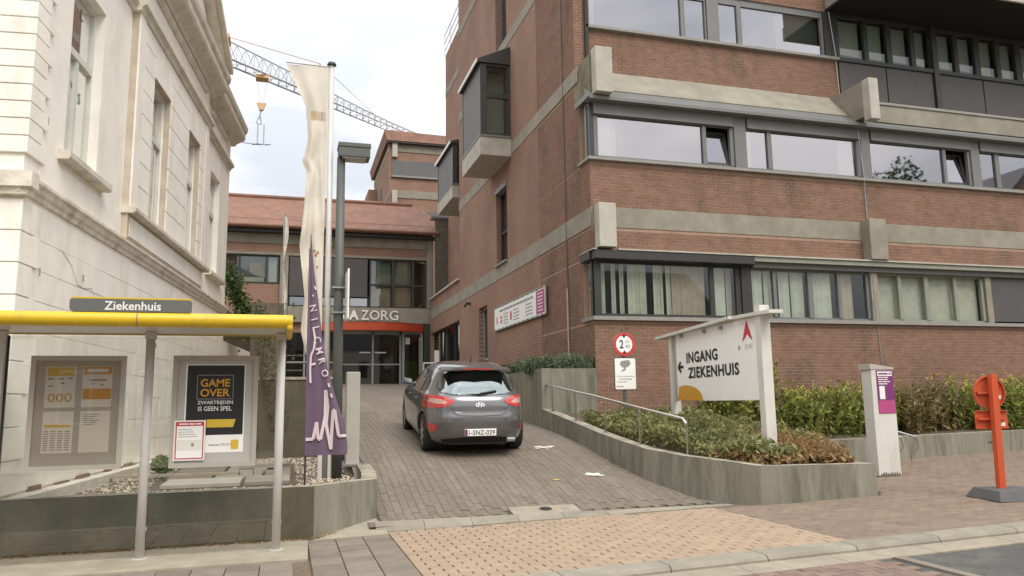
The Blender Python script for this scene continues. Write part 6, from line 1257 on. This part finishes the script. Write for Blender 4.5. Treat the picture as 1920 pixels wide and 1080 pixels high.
for s in (-1, 1):
    tl = [(s*.41, .885), (s*.50, .94), (s*.66, .965), (s*.80, .965), (s*.862, .94), (s*.868, .80), (s*.845, .74), (s*.74, .765), (s*.60, .79), (s*.48, .83)]
    t_ = poly_patch(R_, tl, 'tail_light', 'lamp_red', car, .010); poly_patch(R_, [(s*.52, .87), (s*.62, .915), (s*.76, .92), (s*.80, .86), (s*.70, .835), (s*.58, .84)], 'lens', 'lamp_clear', t_, .014)
    sl_ = [(.18, .955), (.42, .962), (.30, .88), (.20, .80), (.13, .78)]; poly_patch(lambda y, z, o: sidep(y, z, s, o), sl_, 'tail_light_side', 'lamp_red', t_, .006)
    poly_patch(R_, [(s*.68, .50), (s*.80, .52), (s*.825, .47), (s*.79, .37), (s*.73, .385), (s*.69, .44)], 'fog_lamp', 'lamp_red', car, .008)
    sw = [(.72, 1.03), (1.05, .985), (3.05, .965), (2.92, 1.06), (2.50, 1.25), (2.15, 1.335), (1.5, 1.345), (1.05, 1.30), (.80, 1.18)]
    poly_patch(lambda y, z, o: sidep(y, z, s, o), sw, 'side_window', 'car_glass_side', car, .004)
    for yb in (1.12, 1.98): poly_patch(lambda y, z, o: sidep(y, z, s, o), [(yb, .97), (yb+.09, .97), (yb+.06, 1.335), (yb-.02, 1.335)], 'window_pillar', 'car_black', car, .006)
    for yb in (1.10, 2.02, 3.0): poly_patch(lambda y, z, o: sidep(y, z, s, o), [(yb, .30 if yb > 1.2 else .62), (yb+.012, .30 if yb > 1.2 else .62), (yb+.012, .96), (yb, .96)], 'door_gap', 'car_black', car, .002)
    for yb in (1.25, 2.15): hd_ = MB(); p0 = sidep(yb, .84, s, .02); hd_.box(min(p0[0], p0[0]-s*.02), yb, .825, max(p0[0], p0[0]-s*.02), yb+.2, .86); hd_.build('door_handle', 'car_paint', car, bevel=.008, local=True)
    p0 = sidep(2.92, .98, s, 0); mi = MB(); xa = p0[0]; mi.hexa([(xa+s*.02, 2.86, .96), (xa+s*.22, 2.84, .97), (xa+s*.20, 2.96, .97), (xa+s*.02, 3.0, .96), (xa+s*.03, 2.86, 1.06), (xa+s*.21, 2.84, 1.10), (xa+s*.19, 2.95, 1.08), (xa+s*.03, 3.0, 1.05)])
    if s < 0: mi.f = [f[::-1] for f in mi.f]
    mo = mi.build('mirror', 'car_paint', car, bevel=.02, local=True); g = MB(); g.quad((xa+s*.045, 2.852, .975), (xa+s*.205, 2.836, .985), (xa+s*.2, 2.836, 1.085), (xa+s*.045, 2.852, 1.05)); g.build('mirror_glass', 'car_glass', mo, local=True)
# tailgate gap, badge, handle, plate
gap = [(-.47, .80), (-.44, .70), (-.36, .655), (0, .645), (.36, .655), (.44, .70), (.47, .80)]
mb = MB()
for (a, b), (c, d) in zip(gap[:-1], gap[1:]):
    for k in range(4): x0, z0 = a+(c-a)*k/4, b+(d-b)*k/4; x1, z1 = a+(c-a)*(k+1)/4, b+(d-b)*(k+1)/4; mb.add([rear(x0, z0, .003), rear(x1, z1, .003), rear(x1, z1+.012, .003), rear(x0, z0+.012, .003)], [(0, 1, 2, 3)])
mb.build('tailgate_gap', 'car_black', car, local=True)
bg_ = MB(); N = 28
for R0, R1 in ((1.0, .78),):
    bg_.add([rear(.075*R*math.cos(k*6.2832/N), .825+.042*R*math.sin(k*6.2832/N), .012) for R in (R0, R1) for k in range(N)], [(k, (k+1) % N, N+(k+1) % N, N+k) for k in range(N)])
for x0, x1 in ((-.035, -.018), (.018, .035)): bg_.add([rear(x0-.012, .795, .012), rear(x1-.012, .795, .012), rear(x1+.012, .855, .012), rear(x0+.012, .855, .012)], [(0, 1, 2, 3)])
bg_.add([rear(-.03, .815, .012), rear(.03, .825, .012), rear(.03, .838, .012), rear(-.03, .828, .012)], [(0, 1, 2, 3)]); bg_.build('badge', 'chrome', car, local=True)
ln = MB(); tmp = MB(); put_text(tmp, 'i30', (0, 0, 0), (1, 0, 0), (0, 0, 1), width=.10, height=.035, bold=.01); ln.add([rear(-.35+p[0], .72+p[2], .008) for p in tmp.v], tmp.f); ln.build('lettering', 'chrome', car, local=True)
pl_ = MB().box(-.26, -.012, .335, .26, .02, .445).build('number_plate', 'sign_white', car, local=True, bevel=.004); MB().quad((-.258, -.0135, .338), (-.215, -.0135, .338), (-.215, -.0135, .442), (-.258, -.0135, .442)).build('plate_band', 'purple_print', pl_, local=True)
ln = MB(); put_text(ln, '1-SNZ-029', (.02, -.0135, .39), (1, 0, 0), (0, 0, 1), width=.43, height=.075, bold=.01); ln.build('lettering', 'black_print', pl_, local=True)
poly_patch(R_, [(-.60, .20), (.60, .20), (.62, .27), (.30, .31), (-.30, .31), (-.62, .27)], 'diffuser', 'car_black', car, .006)
MB().box(.45, .05, .22, .60, .35, .29).build('exhaust', 'galvanised', car, local=True, bevel=.02)
MB().tube([rear(.02, 1.0, .02), rear(.30, 1.04, .02)], .016, 6).build('wiper', 'car_black', car, local=True); MB().tube([(0, .95, 1.465), (.0, .84, 1.60)], .006, 6).build('aerial', 'car_black', car, local=True)
MB().box(-.55, .6, .55, .55, 3.0, .95).build('seats', 'car_black', car, local=True)
slope_ = math.atan2(1.02-.75, 2.65); car.rotation_euler = (slope_, 0, rad(-2.0))
car.location = (3.03+.03, 13.1-.80*math.cos(slope_), .75-.80*math.sin(slope_)+.01)

# ================================================================== PLANTS
def shrub(name, label, cat, loc, rx, ry, h, n, size, m, group, stems=5, flowers=None):
    t = thing(name, label, cat, loc, group); lo = np.array(loc)
    for k in range(stems):
        a = random.uniform(0, 6.28); MB().tube([lo, lo+np.array([math.cos(a)*rx*.3, math.sin(a)*ry*.3, h*.5]), lo+np.array([math.cos(a)*rx*.7, math.sin(a)*ry*.7, h*.9])], [.012, .009, .004], 5).build('stem', 'bark', t)
    # upright leafy shoots of mixed height, leaves of mixed size along each, flower heads on top
    k = n; b0 = rng.normal(0, .32, (k, 2))*np.array([rx, ry]); b1 = b0*1.5+rng.normal(0, .10, (k, 2)); hh = h*np.clip(rng.normal(.82, .2, k), .3, 1.22); bend = rng.normal(0, .06, (k, 2))
    f = rng.random((k, 30))**.75; X = b0[:, :1]+(b1-b0)[:, :1]*f+bend[:, :1]*f**2; Y_ = b0[:, 1:]+(b1-b0)[:, 1:]*f+bend[:, 1:]*f**2; Z_ = hh[:, None]*f
    P = lo+np.stack([X, Y_, Z_], 2).reshape(-1, 3)+rng.normal(0, .022, (k*30, 3)); cut = len(P)//3; rng.shuffle(P)
    stuff(leaves('foliage', P[:cut], size*.62, m, t, upb=.9, aspect=3.2, jitter=1.0)); stuff(leaves('small_leaves', P[cut:], size*.40, m, t, upb=.6, aspect=2.6, jitter=1.0))
    A_ = np.concatenate([lo+np.stack([b0[:, 0], b0[:, 1], 0*hh], 1)-[.004, 0, 0], lo+np.stack([b0[:, 0], b0[:, 1], 0*hh], 1)+[.004, 0, 0], lo+np.stack([b1[:, 0], b1[:, 1], hh], 1)+[.002, 0, 0], lo+np.stack([b1[:, 0], b1[:, 1], hh], 1)-[.002, 0, 0]]).reshape(4, k, 3).transpose(1, 0, 2).reshape(-1, 3)
    arr_mesh('twigs', A_, np.arange(4*k).reshape(-1, 4), 'bark', t, 'stuff')
    if flowers:
        top = lo+np.stack([b1[:, 0]+bend[:, 0], b1[:, 1]+bend[:, 1], hh], 1); top = top[np.argsort(-hh)][:flowers]
        stuff(leaves('flowers', np.repeat(top, 3, 0)+rng.normal(0, .018, (len(top)*3, 3)), size*.42, 'yellow_print', t, upb=1.2, aspect=1.1))
    return t
random.seed(4)
ords = ['nearest the sign post', 'second', 'third', 'fourth', 'fifth', 'sixth', 'seventh', 'eighth', 'ninth', 'tenth', 'eleventh']
for i in range(11):
    x = 8.55+i*.92; brown = 5 <= i <= 6
    shrub('hedge_shrub', ('reddish-brown leafy shrub' if brown else 'yellow-green flowering shrub')+(', %s from the sign along the facade planter' % ords[i] if i else ' nearest the big white sign along the facade planter'), 'shrub', (x, 14.0+random.uniform(-.15, .15), .70), .66, .5, (1.34 if i in (0, 1) else 1.05)+random.uniform(-.08, .12), 150, .078, 'leaf_hedge_brown' if brown else 'leaf_hedge', 'shrubs in the facade planter', 4, 34 if not brown else 8)
# low ground cover in the corner planter
def cover(n, x0, x1, y0, y1, h, fn):
    x = rng.uniform(x0, x1, n); y = rng.uniform(y0, y1, n); ok = fn(x, y); x, y = x[ok], y[ok]
    base = .57+(y-9.4)*.115; top = h*(.65+.35*np.sin(x*4.1+y*2.3)*np.sin(y*3.7-x*1.9))+.06; z = base+top*rng.random(len(x))**.55; return np.stack([x, y, z], 1)
edge_in = lambda x, y: (x > np.interp(y, [9.4, 9.9, 10.4, 11.0, 11.7, 12.4, 15.3], [6.35, 6.1, 5.85, 5.6, 5.47, 5.4, 5.4])+.0)
rust = lambda x, y: (x > 7.0) & (y < 11.0) & (np.sin(x*2.0+y*1.3) > -.5)
leaves('ground_cover', cover(24000, 5.3, 7.95, 9.45, 13.9, .36, lambda x, y: edge_in(x, y) & ~rust(x, y)), .034, 'leaf_cover', None, kind='stuff', aspect=2.6, upb=.8, jitter=1.3)
n = 2300; bx = rng.uniform(6.95, 7.9, n); by = rng.uniform(9.5, 11.1, n); ok = rust(bx, by); bx, by = bx[ok], by[ok]; n = len(bx)
hh = np.clip(rng.normal(.26, .09, n), .06, .48)*(1-.45*((bx-7.45)/.55)**2); ff = rng.random((n, 12)); lean = rng.normal(0, .3, (n, 2)); z0 = .57+(by-9.4)*.115
P = np.stack([bx[:, None]+lean[:, :1]*hh[:, None]*ff, by[:, None]+lean[:, 1:]*hh[:, None]*ff, z0[:, None]+hh[:, None]*ff], 2).reshape(-1, 3)+rng.normal(0, .012, (n*12, 3))
leaves('rusty_ground_cover', P, .017, 'leaf_rust', None, kind='stuff', aspect=3.0, upb=.9, jitter=1.0)
leaves('trailing_ground_cover', cover(2200, 5.6, 7.9, 9.42, 10.2, .14, lambda x, y: edge_in(x, y)), .06, 'leaf_rust', None, kind='stuff', aspect=1.8, upb=.6)
for nm in ('ground_cover', 'rusty_ground_cover', 'trailing_ground_cover'): pass
# rosemary on the retaining wall: upright needles
def rosemary(i, x, y, z, h, n):
    t = thing('rosemary_bush', 'upright grey-green rosemary bush, %s on the retaining wall from the brick corner' % ['nearest', 'second', 'third', 'fourth', 'fifth', 'sixth', 'seventh', 'eighth'][i], 'bush', (x, y, z), 'rosemary on the retaining wall')
    b = rng.uniform(-1, 1, (n, 2))*np.array([.34, .3]); hh = h*(.35+.65*rng.random(n)); lean = rng.normal(0, .12, (n, 2)); w = .011
    p0 = np.stack([x+b[:, 0], y+b[:, 1], np.full(n, z)], 1); p1 = p0+np.stack([lean[:, 0]*hh, lean[:, 1]*hh, hh], 1); a = rng.uniform(0, 6.28, n); d = np.stack([np.cos(a), np.sin(a), 0*a], 1)*w
    arr_mesh('stems', np.stack([p0-d, p0+d, p1+d*.4, p1-d*.4], 1).reshape(-1, 3), np.arange(4*n).reshape(-1, 4), 'leaf_rosemary', t)
    q = p0[:, None, :]+(p1-p0)[:, None, :]*rng.random((n, 12, 1)); leaves('needles', q.reshape(-1, 3), .03, 'leaf_rosemary', t, aspect=3, upb=.9)
for i, (x, y, h) in enumerate(((6.15, 15.75, .42), (5.72, 15.75, .44), (5.4, 16.1, .40), (5.5, 17.0, .36), (5.5, 18.0, .32), (5.5, 19.1, .30), (5.5, 20.3, .26), (5.5, 21.6, .26))): rosemary(i, x, y, 2.15+(y-15.5)*.02, h, 170)
# ivy beside the white house
iv = thing('ivy', 'dark green ivy hanging over the lean-to at the rear corner of the white house', 'ivy', (-1.2, 22.4, 3.2))
n = 1500; s = rng.random(n); p = np.stack([-1.62+s*.9+rng.normal(0, .09, n), 22.3+rng.normal(0, .15, n), 5.35-s*1.9+rng.normal(0, .22, n)-.35*rng.random(n)], 1); leaves('foliage', p, .085, 'leaf_ivy', iv, aspect=1.2)
MB().tube([(-1.8, 22.4, 5.3), (-1.2, 22.35, 4.3), (-.7, 22.35, 3.2), (-.6, 22.35, 2.1)], .02, 6).build('stem', 'bark', iv)
iw = thing('wall_ivy', 'sparse ivy trailing down the dark terrace wall behind the bus shelter glass', 'ivy', (-.7, 16.9, .5))
n = 1000; p = np.stack([-.45+rng.normal(0, .22, n), 16.92-.05*rng.random(n), .6+3.1*rng.random(n)**.9], 1); p = p[(np.sin(p[:, 0]*9+p[:, 2]*2) > -.2)]; leaves('foliage', p, .06, 'leaf_ivy', iw, aspect=1.2)
MB().tube([(-.6, 16.95, .47), (-.5, 16.93, 2.0), (-.4, 16.93, 3.5)], .015, 6).build('stem', 'bark', iw)
sw_ = thing('timber_screen', 'dark weathered timber screen above the terrace wall behind the shelter', 'screen', (-.4, 17.34, 2.1))
for k in range(4): MB().box(-.74+k*.17, 17.32, 2.14, -.74+k*.17+.16, 17.36, 3.75).build('plank', 'timber_dark', sw_)
